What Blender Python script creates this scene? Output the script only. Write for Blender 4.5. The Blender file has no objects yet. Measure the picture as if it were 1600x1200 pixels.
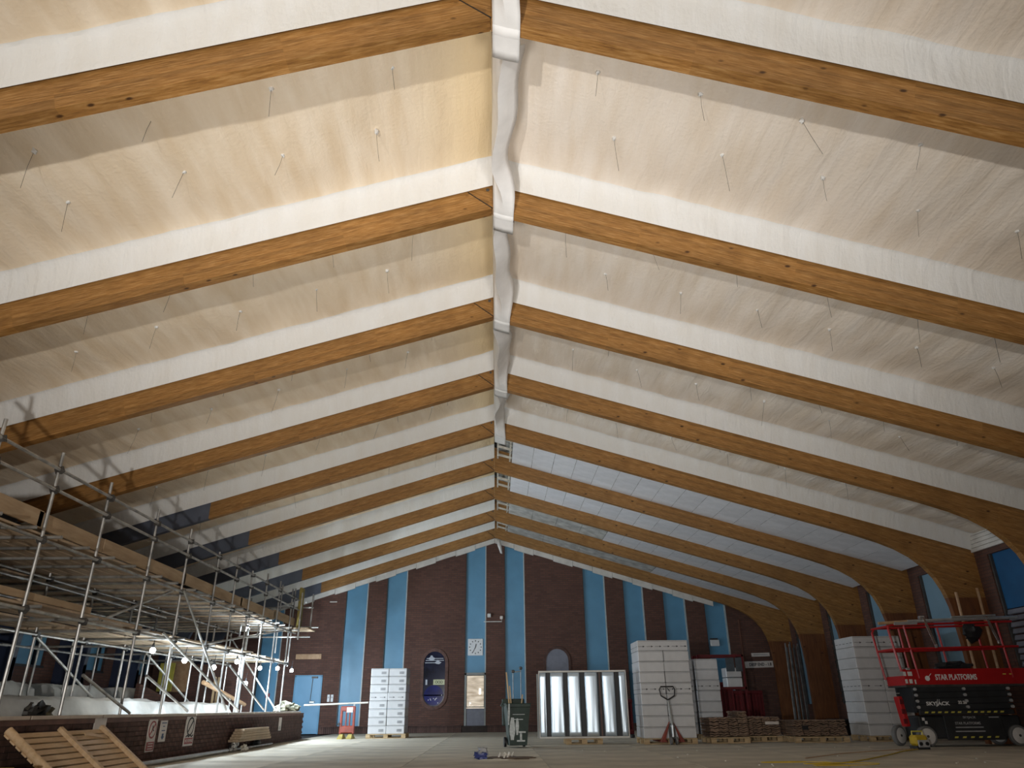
import bpy, bmesh, math, random
from mathutils import Vector, Matrix, noise
random.seed(7)
S = bpy.context.scene
COL = S.collection
PI = math.pi

# ------------------------------------------------------------------ camera, world, lights, exposure
PITCH, YAW, ROLL, FPX, EYE = .4239, .0246, -.0106, 1120.87, .88
def add_camera():
    cd = bpy.data.cameras.new('camera'); co = bpy.data.objects.new('camera', cd); COL.objects.link(co)
    f = Vector((math.sin(YAW)*math.cos(PITCH), math.cos(YAW)*math.cos(PITCH), math.sin(PITCH)))
    r = Vector((math.cos(YAW), -math.sin(YAW), 0)); u = r.cross(f)
    c, s = math.cos(ROLL), math.sin(ROLL)
    R, U = r*c+u*s, u*c-r*s
    m = Matrix((R, U, -f)).transposed().to_4x4(); m.translation = (0, 0, EYE)
    co.matrix_world = m
    cd.sensor_width = 36; cd.lens = 36*FPX/1600; cd.clip_start = .05; cd.clip_end = 300
    S.camera = co
add_camera()
W = bpy.data.worlds.new('world'); S.world = W; W.use_nodes = True
W.node_tree.nodes['Background'].inputs[0].default_value = (.55, .7, 1, 1)
W.node_tree.nodes['Background'].inputs[1].default_value = .002
S.view_settings.view_transform = 'Standard'; S.view_settings.look = 'None'
S.view_settings.gamma = 1; S.view_settings.use_curve_mapping = False
S.view_settings.exposure = 2.0

def spot(name, loc, target, power, angle, blend, color, rad=.15):
    ld = bpy.data.lights.new(name, 'SPOT'); ld.energy = power; ld.color = color
    ld.spot_size = math.radians(angle); ld.spot_blend = blend; ld.shadow_soft_size = rad
    o = bpy.data.objects.new(name, ld); COL.objects.link(o); o.location = loc
    o.rotation_euler = (Vector(target)-Vector(loc)).to_track_quat('-Z', 'Y').to_euler()
    return o
# work floodlights standing on the floor behind the photographer, tipped up at the roof
spot('floodlight_beam', (-2.8, -3.5, .8), (-1.0, 10.0, 8.6), 640, 100, .6, (1, .97, .92), .09)
# two added fill spots, no lamps known there, to brighten the foam from below
spot('roof_fill_beam', (-1.7, 1.6, .35), (-1.2, 14.0, 8.4), 560, 84, 1, (1, .97, .93), .8)
spot('roof_fill_beam', (2.0, 1.6, .35), (1.6, 14.0, 8.4), 370, 86, 1, (1, .98, .95), .8)
# added cool fill for the floor, goods and striped panel; no such lamp known
spot('low_fill_beam', (-2.4, -8.6, 1.3), (5.0, 21.0, .7), 105, 40, 1, (.82, .92, 1), .12)
LAMPS = [(-7.15, 16.05, 2.04, 70), (-7.2, 17.9, 1.95, 70), (-7.25, 19.95, 1.9, 70), (-7.2, 21.5, 2.12, 75), (-7.15, 23.5, 2.05, 80),
         (-7.1, 25.2, 2.12, 90), (-6.9, 26.2, 2.1, 90), (-7.3, 22.8, 1.6, 50), (-7.1, 21.7, 3.0, 70)]
LAMP_GAIN = .85

# ------------------------------------------------------------------ materials
def nt(name):
    m = bpy.data.materials.new(name); m.use_nodes = True
    t = m.node_tree; b = t.nodes['Principled BSDF']
    return m, t, b
def N(t, typ, **kw):
    n = t.nodes.new(typ)
    for k, v in kw.items():
        if hasattr(n, k): setattr(n, k, v)
        else: n.inputs[k].default_value = v
    return n
def plain(name, col, rough=.6, metal=0, var=.12, scale=6, bump=0, spec=.5, emit=None, stretch=(1, 1, 1), obj_var=0, bscale=None):
    m, t, b = nt(name); L = t.links.new
    tc = N(t, 'ShaderNodeTexCoord'); mp = N(t, 'ShaderNodeMapping'); mp.inputs['Scale'].default_value = stretch
    L(tc.outputs['Object'], mp.inputs['Vector'])
    nz = N(t, 'ShaderNodeTexNoise'); nz.inputs['Scale'].default_value = scale; nz.inputs['Detail'].default_value = 4
    L(mp.outputs[0], nz.inputs['Vector'])
    rmp = N(t, 'ShaderNodeValToRGB')
    lo = [max(0, c*(1-var*1.6)) for c in col]; hi = [min(1, c*(1+var)) for c in col]
    rmp.color_ramp.elements[0].position = .3; rmp.color_ramp.elements[1].position = .72
    rmp.color_ramp.elements[0].color = (*lo, 1); rmp.color_ramp.elements[1].color = (*hi, 1)
    L(nz.outputs['Fac'], rmp.inputs[0])
    out = rmp.outputs[0]
    if obj_var:
        oi = N(t, 'ShaderNodeObjectInfo'); hs = N(t, 'ShaderNodeHueSaturation')
        ma = N(t, 'ShaderNodeMapRange'); ma.inputs['To Min'].default_value = 1-obj_var; ma.inputs['To Max'].default_value = 1+obj_var
        L(oi.outputs['Random'], ma.inputs['Value']); L(ma.outputs[0], hs.inputs['Value']); L(out, hs.inputs['Color']); out = hs.outputs[0]
    L(out, b.inputs['Base Color'])
    b.inputs['Roughness'].default_value = rough; b.inputs['Metallic'].default_value = metal
    b.inputs['Specular IOR Level'].default_value = spec
    if bump:
        bp = N(t, 'ShaderNodeBump'); bp.inputs['Strength'].default_value = bump; bp.inputs['Distance'].default_value = .02
        if bscale:
            n2 = N(t, 'ShaderNodeTexNoise'); n2.inputs['Scale'].default_value = bscale; n2.inputs['Detail'].default_value = 3
            L(mp.outputs[0], n2.inputs['Vector']); L(n2.outputs['Fac'], bp.inputs['Height'])
        else: L(nz.outputs['Fac'], bp.inputs['Height'])
        L(bp.outputs[0], b.inputs['Normal'])
    if emit:
        b.inputs['Emission Color'].default_value = (*emit[:3], 1); b.inputs['Emission Strength'].default_value = emit[3]
    return m
def wood(name, c0, c1, c2, stretch, scale=5, rough=.55, knots=True, tilt=None):
    m, t, b = nt(name); L = t.links.new
    tc = N(t, 'ShaderNodeTexCoord'); mp = N(t, 'ShaderNodeMapping'); mp.inputs['Scale'].default_value = stretch
    src = tc.outputs['Object']
    if tilt is not None:
        m0 = N(t, 'ShaderNodeMapping'); m0.inputs['Rotation'].default_value = (0, tilt, 0); L(src, m0.inputs['Vector']); src = m0.outputs[0]
    L(src, mp.inputs['Vector'])
    nz = N(t, 'ShaderNodeTexNoise'); nz.inputs['Scale'].default_value = scale; nz.inputs['Detail'].default_value = 6; nz.inputs['Roughness'].default_value = .65
    L(mp.outputs[0], nz.inputs['Vector'])
    r = N(t, 'ShaderNodeValToRGB'); e = r.color_ramp.elements
    e[0].position = .28; e[0].color = (*c0, 1); e[1].position = .75; e[1].color = (*c2, 1)
    k = r.color_ramp.elements.new(.5); k.color = (*c1, 1)
    L(nz.outputs['Fac'], r.inputs[0]); out = r.outputs[0]
    big = N(t, 'ShaderNodeTexNoise'); big.inputs['Scale'].default_value = 1.3; big.inputs['Detail'].default_value = 2
    L(tc.outputs['Object'], big.inputs['Vector'])
    hs = N(t, 'ShaderNodeHueSaturation'); mr = N(t, 'ShaderNodeMapRange'); mr.inputs['To Min'].default_value = .72; mr.inputs['To Max'].default_value = 1.28
    L(big.outputs['Fac'], mr.inputs['Value']); L(mr.outputs[0], hs.inputs['Value']); L(out, hs.inputs['Color']); out = hs.outputs[0]
    if tilt is not None:
        sn = N(t, 'ShaderNodeVectorMath', operation='DIVIDE'); sn.inputs[1].default_value = (2.3, 1, .052); L(src, sn.inputs[0])
        fl_ = N(t, 'ShaderNodeVectorMath', operation='FLOOR'); L(sn.outputs[0], fl_.inputs[0])
        wn = N(t, 'ShaderNodeTexWhiteNoise'); L(fl_.outputs[0], wn.inputs['Vector'])
        h2 = N(t, 'ShaderNodeHueSaturation'); q2 = N(t, 'ShaderNodeMapRange'); q2.inputs['To Min'].default_value = .82; q2.inputs['To Max'].default_value = 1.16
        L(wn.outputs['Value'], q2.inputs['Value']); L(q2.outputs[0], h2.inputs['Value']); L(out, h2.inputs['Color']); out = h2.outputs[0]
    if knots:
        vo = N(t, 'ShaderNodeTexVoronoi'); vo.inputs['Scale'].default_value = 2.6
        m2 = N(t, 'ShaderNodeMapping'); m2.inputs['Scale'].default_value = (.8, 1.6, 1.6); L(tc.outputs['Object'], m2.inputs['Vector']); L(m2.outputs[0], vo.inputs['Vector'])
        rr = N(t, 'ShaderNodeValToRGB'); rr.color_ramp.elements[0].position = .05; rr.color_ramp.elements[0].color = (1, 1, 1, 1)
        rr.color_ramp.elements[1].position = .11; rr.color_ramp.elements[1].color = (0, 0, 0, 1)
        L(vo.outputs['Distance'], rr.inputs[0])
        mx = N(t, 'ShaderNodeMix', data_type='RGBA'); L(rr.outputs[0], mx.inputs['Factor']); L(out, mx.inputs['A']); mx.inputs['B'].default_value = (c0[0]*.4, c0[1]*.35, c0[2]*.3, 1); out = mx.outputs['Result']
    L(out, b.inputs['Base Color']); b.inputs['Roughness'].default_value = rough
    bp = N(t, 'ShaderNodeBump'); bp.inputs['Strength'].default_value = .15; bp.inputs['Distance'].default_value = .01
    L(nz.outputs['Fac'], bp.inputs['Height']); L(bp.outputs[0], b.inputs['Normal'])
    return m
def brickmat(name, c1, c2, mortar, axes):
    m, t, b = nt(name); L = t.links.new
    tc = N(t, 'ShaderNodeTexCoord'); sp = N(t, 'ShaderNodeSeparateXYZ'); cb = N(t, 'ShaderNodeCombineXYZ')
    L(tc.outputs['Object'], sp.inputs[0]); L(sp.outputs[axes[0]], cb.inputs[0]); L(sp.outputs[axes[1]], cb.inputs[1])
    br = N(t, 'ShaderNodeTexBrick'); br.inputs['Color1'].default_value = (*c1, 1); br.inputs['Color2'].default_value = (*c2, 1); br.inputs['Mortar'].default_value = (*mortar, 1)
    br.inputs['Scale'].default_value = 1; br.inputs['Brick Width'].default_value = .24; br.inputs['Row Height'].default_value = .08; br.inputs['Mortar Size'].default_value = .007
    L(cb.outputs[0], br.inputs['Vector'])
    nz = N(t, 'ShaderNodeTexNoise'); nz.inputs['Scale'].default_value = .8; L(tc.outputs['Object'], nz.inputs['Vector'])
    hs = N(t, 'ShaderNodeHueSaturation'); mr = N(t, 'ShaderNodeMapRange'); mr.inputs['To Min'].default_value = .8; mr.inputs['To Max'].default_value = 1.2
    L(nz.outputs['Fac'], mr.inputs['Value']); L(mr.outputs[0], hs.inputs['Value']); L(br.outputs['Color'], hs.inputs['Color'])
    L(hs.outputs[0], b.inputs['Base Color']); b.inputs['Roughness'].default_value = .8
    bp = N(t, 'ShaderNodeBump'); bp.inputs['Strength'].default_value = .6; bp.inputs['Distance'].default_value = .01; bp.invert = True
    L(br.outputs['Fac'], bp.inputs['Height']); L(bp.outputs[0], b.inputs['Normal'])
    return m
M = {}
for nm_, ti_ in (('glulam', 1), ('glulam_left', -1)):
    M[nm_] = wood(nm_, (.15, .062, .014), (.30, .143, .036), (.48, .275, .105), (1.3, 12, 20), 3, tilt=(-math.atan(.2935) if ti_ > 0 else math.atan(.3099)))
M['column_wood'] = wood('column_wood', (.17, .075, .026), (.27, .13, .045), (.36, .19, .075), (3, 3, .35), 5)
M['column_base'] = wood('column_base', (.11, .036, .012), (.17, .06, .018), (.23, .095, .03), (3, 3, .35), 5)
M['beam_paint'] = plain('beam_paint', (.10, .115, .155), .5, var=.12, scale=2)
M['navy_paint'] = plain('navy_paint', (.035, .05, .10), .5, var=.12, scale=2)
def foam(name, col, var, ridge=None):
    m, t, b = nt(name); L = t.links.new
    tc = N(t, 'ShaderNodeTexCoord')
    mp = N(t, 'ShaderNodeMapping'); mp.inputs['Scale'].default_value = (2.6, .45, 1); L(tc.outputs['Object'], mp.inputs['Vector'])
    nz = N(t, 'ShaderNodeTexNoise'); nz.inputs['Scale'].default_value = 1.6; nz.inputs['Detail'].default_value = 5; L(mp.outputs[0], nz.inputs['Vector'])
    r = N(t, 'ShaderNodeValToRGB'); r.color_ramp.elements[0].position = .3; r.color_ramp.elements[1].position = .7
    r.color_ramp.elements[0].color = (*[c*(1-var*s) for c, s in zip(col, (.6, 1, 1.6))], 1); r.color_ramp.elements[1].color = (*[min(1, c*(1+var*.35)) for c in col], 1)
    L(nz.outputs['Fac'], r.inputs[0]); out = r.outputs[0]
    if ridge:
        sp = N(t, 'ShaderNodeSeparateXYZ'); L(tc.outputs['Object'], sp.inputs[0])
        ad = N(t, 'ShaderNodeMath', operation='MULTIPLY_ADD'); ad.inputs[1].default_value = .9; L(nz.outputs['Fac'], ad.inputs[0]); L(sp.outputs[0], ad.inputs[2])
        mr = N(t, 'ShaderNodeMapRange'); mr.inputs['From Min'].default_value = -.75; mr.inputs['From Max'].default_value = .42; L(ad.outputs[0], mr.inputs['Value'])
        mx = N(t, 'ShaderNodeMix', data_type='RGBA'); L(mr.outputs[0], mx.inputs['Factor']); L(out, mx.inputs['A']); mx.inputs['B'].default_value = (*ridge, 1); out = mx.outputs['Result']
    L(out, b.inputs['Base Color']); b.inputs['Roughness'].default_value = .75
    n2 = N(t, 'ShaderNodeTexNoise'); n2.inputs['Scale'].default_value = 18; n2.inputs['Detail'].default_value = 4; L(tc.outputs['Object'], n2.inputs['Vector'])
    bp = N(t, 'ShaderNodeBump'); bp.inputs['Strength'].default_value = .4; bp.inputs['Distance'].default_value = .02
    L(n2.outputs['Fac'], bp.inputs['Height'])
    m3 = N(t, 'ShaderNodeMapping'); m3.inputs['Scale'].default_value = (4.5, .7, 1); L(tc.outputs['Object'], m3.inputs['Vector'])
    n3 = N(t, 'ShaderNodeTexNoise'); n3.inputs['Scale'].default_value = 1.5; n3.inputs['Detail'].default_value = 3; n3.inputs['Distortion'].default_value = .6; L(m3.outputs[0], n3.inputs['Vector'])
    b3 = N(t, 'ShaderNodeBump'); b3.inputs['Strength'].default_value = .26; b3.inputs['Distance'].default_value = .10
    L(n3.outputs['Fac'], b3.inputs['Height']); L(bp.outputs[0], b3.inputs['Normal']); L(b3.outputs[0], b.inputs['Normal'])
    return m
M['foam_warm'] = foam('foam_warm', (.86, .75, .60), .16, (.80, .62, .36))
M['foam_cool'] = foam('foam_cool', (.80, .73, .65), .12)
M['foam_fresh'] = foam('foam_fresh', (.76, .76, .75), .05)
M['tile_white'] = plain('tile_white', (.74, .74, .77), .8, var=.05, scale=3, obj_var=.05)
M['deck_mottled'] = plain('deck_mottled', (.34, .34, .32), .8, var=.5, scale=4)
M['board_pale'] = plain('board_pale', (.58, .58, .56), .8, var=.22, scale=3)
M['batten'] = plain('batten', (.66, .62, .54), .7, var=.2, scale=8)
M['membrane'] = plain('membrane', (.84, .83, .82), .55, var=.04, scale=5, bump=.12, bscale=9)
M['brick_back'] = brickmat('brick_back', (.135, .06, .042), (.095, .042, .03), (.06, .042, .036), (0, 2))
M['brick_side'] = brickmat('brick_side', (.135, .06, .042), (.095, .042, .03), (.06, .042, .036), (1, 2))
M['brick'] = plain('brick', (.115, .06, .048), .8, var=.25, scale=7, bump=.3, obj_var=.25)
M['mortar'] = plain('mortar', (.045, .034, .03), .9, var=.2)
M['coping'] = plain('coping', (.55, .47, .40), .5, var=.12, scale=3)
M['coping_brown'] = plain('coping_brown', (.16, .07, .045), .5, var=.2, scale=4)
M['blue_paint'] = plain('blue_paint', (.115, .30, .47), .45, var=.06, scale=1.5)
M['blue_lit'] = plain('blue_lit', (.20, .33, .43), .45, var=.06, scale=1.5)  # light falling on these infill panels is put into the paler blue
M['blue_deep'] = plain('blue_deep', (.012, .10, .25), .4, var=.1, scale=2)
M['blue_door'] = plain('blue_door', (.16, .36, .56), .4, var=.04, scale=1.5)
M['white_paint'] = plain('white_paint', (.72, .70, .66), .6, var=.1, scale=3)
M['trim_pale'] = plain('trim_pale', (.42, .47, .48), .5, var=.1)
M['grey_panel'] = plain('grey_panel', (.20, .21, .26), .5, var=.08)
M['mesh_grey'] = plain('mesh_grey', (.07, .085, .10), .6)
M['grey_frame'] = plain('grey_frame', (.30, .32, .31), .5, var=.08)
M['floor'] = plain('floor', (.52, .465, .37), .8, var=.16, scale=1.2, bump=.08, obj_var=.07, bscale=14)
M['floor_under'] = plain('floor_under', (.05, .045, .04), .9)
M['gallery_floor'] = plain('gallery_floor', (.5, .5, .47), .8, var=.2, scale=2)
M['sheet'] = plain('sheet', (.62, .62, .60), .7, var=.14, scale=2.2, bump=.5, bscale=5)
M['steel'] = plain('steel', (.44, .43, .41), .42, metal=.65, var=.25, scale=5, obj_var=.2)
M['steel_grey'] = plain('steel_grey', (.20, .20, .20), .5, metal=.5, var=.25, scale=5, obj_var=.3)
M['steel_dark'] = plain('steel_dark', (.09, .085, .08), .5, metal=.4, var=.2)
M['alu'] = plain('alu', (.62, .65, .66), .35, metal=.7, var=.1)
M['chrome'] = plain('chrome', (.85, .85, .86), .18, metal=.9, var=.1)
M['plank'] = wood('plank', (.34, .24, .15), (.47, .35, .235), (.60, .47, .34), (5, .5, 5), 3, .7, False)
M['toe'] = wood('toe', (.30, .20, .115), (.40, .28, .17), (.48, .36, .23), (3, .4, 3), 3, .7, False)
M['rack_wood'] = wood('rack_wood', (.50, .33, .17), (.64, .45, .27), (.74, .56, .37), (3, .6, 3), 4, .55, False)
M['pallet_wood'] = wood('pallet_wood', (.36, .24, .12), (.50, .36, .20), (.62, .47, .29), (.8, 4, 4), 4, .75, False)
M['timber'] = wood('timber', (.50, .33, .16), (.64, .45, .24), (.72, .55, .33), (4, 4, .6), 4, .6, False)
M['rail_wood'] = wood('rail_wood', (.36, .20, .10), (.46, .28, .15), (.55, .36, .22), (2, .5, 2), 4, .45, False)
def cartonmat(name, col, rough, bump):
    m = plain(name, col, rough, var=.05, scale=4, bump=bump, bscale=7, obj_var=.05)
    b = m.node_tree.nodes['Principled BSDF']; b.inputs['Coat Weight'].default_value = .5; b.inputs['Coat Roughness'].default_value = .2
    return m
M['carton'] = cartonmat('carton', (.62, .62, .63), .45, .35)
M['carton_edge'] = plain('carton_edge', (.33, .33, .34), .6)
M['print'] = plain('print', (.04, .04, .045), .6)
M['label_grey'] = plain('label_grey', (.42, .42, .43), .6)
M['red'] = plain('red', (.45, .012, .014), .38, var=.08, scale=3)
M['red_dark'] = plain('red_dark', (.12, .005, .008), .5, var=.15)
M['red_orange'] = plain('red_orange', (.24, .036, .018), .45, var=.2)
M['black'] = plain('black', (.012, .012, .014), .5)
M['black_body'] = plain('black_body', (.030, .033, .036), .45, var=.2, scale=3)
M['rubber_grey'] = plain('rubber_grey', (.17, .17, .17), .7)
M['hub_white'] = plain('hub_white', (.70, .68, .66), .5, var=.08)
M['white_print'] = plain('white_print', (.82, .82, .82), .5, var=.02)
M['yellow'] = plain('yellow', (.62, .43, .03), .45, var=.12)
M['yellow_mark'] = plain('yellow_mark', (.65, .58, .10), .5)
M['yellow_feet'] = plain('yellow_feet', (.34, .27, .07), .6, var=.2)
M['bin_green'] = plain('bin_green', (.028, .05, .04), .45, var=.25, scale=5)
M['paint_spill'] = plain('paint_spill', (.62, .66, .66), .5, var=.15, scale=20)
M['tile_brown'] = plain('tile_brown', (.22, .145, .10), .8, var=.25, scale=9, obj_var=.22)
M['sign_white'] = plain('sign_white', (.72, .66, .62), .5, var=.05)
M['sign_red'] = plain('sign_red', (.36, .07, .07), .5, var=.05)
M['sign_blue'] = plain('sign_blue', (.05, .09, .20), .5)
M['clock_white'] = plain('clock_white', (.70, .72, .74), .4, var=.03)
M['glass_navy'] = plain('glass_navy', (.012, .014, .035), .12, var=.6, scale=1.4)
M['glass_blue'] = plain('glass_blue', (.01, .015, .13), .1, var=.3, scale=3)
M['stained_white'] = plain('stained_white', (.42, .45, .52), .2, var=.05)
M['stained_green'] = plain('stained_green', (.42, .45, .26), .2, var=.05)
M['stained_olive'] = plain('stained_olive', (.06, .09, .03), .2)
M['blue_bag'] = plain('blue_bag', (.05, .07, .25), .4, var=.3)
M['scrap'] = plain('scrap', (.72, .68, .60), .7)
M['dust'] = plain('dust', (.16, .115, .08), .9, var=.3)
M['canvas'] = plain('canvas', (.24, .23, .16), .8, var=.45, scale=9)
M['silver'] = plain('silver', (.74, .86, .97), .38, metal=.62, var=.02, bump=.12, bscale=3, stretch=(6, 6, .6))
M['lit_room'] = None
def lit_room():
    m, t, b = nt('lit_room'); L = t.links.new
    tc = N(t, 'ShaderNodeTexCoord'); mp = N(t, 'ShaderNodeMapping'); mp.inputs['Scale'].default_value = (1.2, 1, 5); L(tc.outputs['Object'], mp.inputs[0])
    nz = N(t, 'ShaderNodeTexNoise'); nz.inputs['Scale'].default_value = 1.6; L(mp.outputs[0], nz.inputs['Vector'])
    r = N(t, 'ShaderNodeValToRGB'); r.color_ramp.elements[0].position = .35; r.color_ramp.elements[1].position = .65
    r.color_ramp.elements[0].color = (.50, .40, .29, 1); r.color_ramp.elements[1].color = (.86, .76, .62, 1)
    L(nz.outputs['Fac'], r.inputs[0]); L(r.outputs[0], b.inputs['Emission Color']); b.inputs['Emission Strength'].default_value = .22
    L(r.outputs[0], b.inputs['Base Color']); return m
M['lit_room'] = lit_room()
M['lit_spot'] = plain('lit_spot', (.9, .85, .75), emit=(1, .9, .75, .9))
M['bulb'] = plain('bulb', (.9, .95, 1), emit=(.80, .92, 1, 18))
def glassmat():
    m, t, b = nt('clear_pane'); b.inputs['Transmission Weight'].default_value = 1; b.inputs['Roughness'].default_value = .02; b.inputs['IOR'].default_value = 1.1
    return m
M['clear_pane'] = glassmat()

# ------------------------------------------------------------------ mesh helpers
class MB:
    def __init__(s): s.v = []; s.f = []; s.m = []
    def add(s, vs, fs, mi=0):
        o = len(s.v); s.v += [tuple(v) for v in vs]; s.f += [tuple(i+o for i in f) for f in fs]; s.m += [mi]*len(fs); return s
    def box(s, c, d, rot=None, mi=0, bev=0):
        x, y, z = d[0]/2, d[1]/2, d[2]/2
        if bev:
            b = min(bev, x*.9, y*.9, z*.9); vs = []; fs = []
            bm = bmesh.new(); bmesh.ops.create_cube(bm, size=1); bmesh.ops.scale(bm, vec=(d[0], d[1], d[2]), verts=bm.verts)
            bmesh.ops.bevel(bm, geom=bm.edges[:], offset=b, segments=1, affect='EDGES')
            bm.verts.index_update(); vs = [v.co.copy() for v in bm.verts]; fs = [[v.index for v in f.verts] for f in bm.faces]; bm.free()
        else:
            vs = [Vector((a, b_, c_)) for a in (-x, x) for b_ in (-y, y) for c_ in (-z, z)]
            fs = [(0, 1, 3, 2), (4, 6, 7, 5), (0, 4, 5, 1), (2, 3, 7, 6), (0, 2, 6, 4), (1, 5, 7, 3)]
        if rot is not None: vs = [rot @ v for v in vs]
        c = Vector(c); return s.add([v+c for v in vs], fs, mi)
    def bar(s, p, q, w, h, mi=0, up=(0, 0, 1)):
        p, q = Vector(p), Vector(q); d = q-p; L = d.length; d.normalize()
        u = Vector(up)
        if abs(d.dot(u)) > .99: u = Vector((1, 0, 0))
        a = d.cross(u).normalized(); b = a.cross(d)
        return s.box((p+q)/2, (w, L, h), Matrix((a, d, b)).transposed(), mi)
    def tube(s, pts, r, n=8, mi=0, caps=True):
        pts = [Vector(p) for p in pts]; rings = []
        prev = None
        for i, p in enumerate(pts):
            d = (pts[min(i+1, len(pts)-1)]-pts[max(i-1, 0)]).normalized()
            if prev is None:
                a = d.cross(Vector((0, 0, 1)));
                if a.length < .01: a = d.cross(Vector((1, 0, 0)))
            else: a = prev-d*prev.dot(d)
            a.normalize(); prev = a; b = d.cross(a)
            rr = r[i] if isinstance(r, (list, tuple)) else r
            rings.append([p+a*math.cos(2*PI*k/n)*rr+b*math.sin(2*PI*k/n)*rr for k in range(n)])
        vs = [v for g in rings for v in g]; fs = []
        for i in range(len(pts)-1):
            for k in range(n):
                fs.append((i*n+k, i*n+(k+1) % n, (i+1)*n+(k+1) % n, (i+1)*n+k))
        if caps: fs.append(tuple(range(n-1, -1, -1))); fs.append(tuple((len(pts)-1)*n+k for k in range(n)))
        return s.add(vs, fs, mi)
    def prism(s, poly, y0, y1, plane='xz', mi=0):
        def P(a, b, c): return {'xz': (a, c, b), 'yz': (c, a, b), 'xy': (a, b, c)}[plane]
        n = len(poly)
        vs = [P(a, b, y0) for a, b in poly]+[P(a, b, y1) for a, b in poly]
        fs = [tuple(range(n)), tuple(range(2*n-1, n-1, -1))]+[(i, i+n, (i+1) % n+n, (i+1) % n) for i in range(n)]
        return s.add(vs, fs, mi)
    def lathe(s, prof, c=(0, 0, 0), n=16, axis='z', mi=0):
        vs = []; c = Vector(c)
        for r, h in prof:
            for k in range(n):
                a = 2*PI*k/n; p = (r*math.cos(a), r*math.sin(a), h)
                if axis == 'y': p = (p[0], p[2], p[1])
                if axis == 'x': p = (p[2], p[0], p[1])
                vs.append(c+Vector(p))
        fs = []
        for i in range(len(prof)-1):
            for k in range(n): fs.append((i*n+k, i*n+(k+1) % n, (i+1)*n+(k+1) % n, (i+1)*n+k))
        fs.append(tuple(range(n))); fs.append(tuple((len(prof)-1)*n+k for k in range(n)))
        return s.add(vs, fs, mi)
    def blob(s, c, r, seed=0, amp=.25, n=(10, 7), mi=0, zmin=None):
        vs = []; fs = []; a, b = n; c = Vector(c)
        for i in range(b+1):
            th = PI*i/b
            for k in range(a):
                ph = 2*PI*k/a; d = Vector((math.sin(th)*math.cos(ph), math.sin(th)*math.sin(ph), math.cos(th)))
                q = 1+amp*noise.noise(d*1.9+Vector((seed*3.7, seed, 0)))*2
                p = Vector((d.x*r[0]*q, d.y*r[1]*q, d.z*r[2]*q))+c
                if zmin is not None and p.z < zmin: p.z = zmin
                vs.append(p)
        for i in range(b):
            for k in range(a): fs.append((i*a+k, (i+1)*a+k, (i+1)*a+(k+1) % a, i*a+(k+1) % a))
        return s.add(vs, fs, mi)
    def mesh(s, name, mats, smooth=False):
        me = bpy.data.meshes.new(name); me.from_pydata(s.v, [], s.f); me.update()
        mats = mats if isinstance(mats, (list, tuple)) else [mats]
        for k in mats: me.materials.append(M[k] if isinstance(k, str) else k)
        me.polygons.foreach_set('material_index', s.m)
        bm = bmesh.new(); bm.from_mesh(me); bmesh.ops.recalc_face_normals(bm, faces=bm.faces); bm.to_mesh(me); bm.free()
        if smooth:
            me.polygons.foreach_set('use_smooth', [True]*len(me.polygons))
            try: me.set_sharp_from_angle(angle=math.radians(38))
            except Exception: pass
        return me
    def build(s, name, mats, parent=None, smooth=False, loc=None):
        return link(name, s.mesh(name, mats, smooth), parent, loc)
def link(name, me, parent=None, loc=None, rot=None):
    o = bpy.data.objects.new(name, me); COL.objects.link(o)
    if parent: o.parent = parent
    if loc: o.location = loc
    if rot: o.rotation_euler = rot
    return o
def thing(name, label, cat, loc=(0, 0, 0), rz=0, group=None):
    o = bpy.data.objects.new(name, None); COL.objects.link(o); o.location = loc; o.rotation_euler = (0, 0, rz); o.empty_display_size = .2
    return tag(o, label, cat, group)
def tag(o, label, cat, group=None):
    o['label'] = label; o['category'] = cat
    if group: o['group'] = group
    return o
def struct(o, label=None):
    o['kind'] = 'structure'
    if label: o['label'] = label
    return o
def sempty(name, label=None, loc=(0, 0, 0)):
    o = bpy.data.objects.new(name, None); COL.objects.link(o); o.location = loc; return struct(o, label)
def dup(root, loc, rz=None, label=None):
    r = root.copy(); COL.objects.link(r); r.location = loc
    if rz is not None: r.rotation_euler = (0, 0, rz)
    if label: r['label'] = label
    for ch in list(root.children):
        c = ch.copy(); COL.objects.link(c); c.parent = r
        for g in ch.children:
            d = g.copy(); COL.objects.link(d); d.parent = c
    return r
def text(name, body, size, mat, parent, loc, rot, sx=1, ext=.002, bold=0):
    cu = bpy.data.curves.new(name, 'FONT'); cu.body = body; cu.size = size; cu.extrude = ext; cu.offset = bold
    cu.align_x = 'CENTER'; cu.align_y = 'CENTER'; cu.resolution_u = 3
    tmp = bpy.data.objects.new('tmp', cu); COL.objects.link(tmp)
    dg = bpy.context.evaluated_depsgraph_get(); dg.update()
    me = bpy.data.meshes.new_from_object(tmp.evaluated_get(dg)); bpy.data.objects.remove(tmp); me.materials.clear(); me.materials.append(M[mat])
    for v in me.vertices: v.co.x *= sx
    return link(name, me, parent, loc, rot)
ORD = ['first', 'second', 'third', 'fourth', 'fifth', 'sixth', 'seventh', 'eighth', 'ninth', 'tenth', 'eleventh', 'twelfth']

# ------------------------------------------------------------------ hall dimensions
YB = [5.455+3.25*i for i in range(9)]          # front faces of the nine frames
BW, BH = .165, .411                            # frame width, bare timber depth
RX, RZ, SL, SR = -.053, 7.687, .3099, .2935
XR, XL = 12.34, -12.30
YW = 31.75
def zbot(x): return RZ-(SR*(x-RX) if x > RX else SL*(RX-x))
def ztop(x): return zbot(x)+BH
KNEE = [(9.0, 5.03), (9.5, 4.875), (9.95, 4.72), (10.35, 4.55), (10.7, 4.34), (10.98, 4.09), (11.2, 3.8), (11.34, 3.48), (11.43, 3.1), (11.47, 2.7), (11.5, 2.2)]

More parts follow.
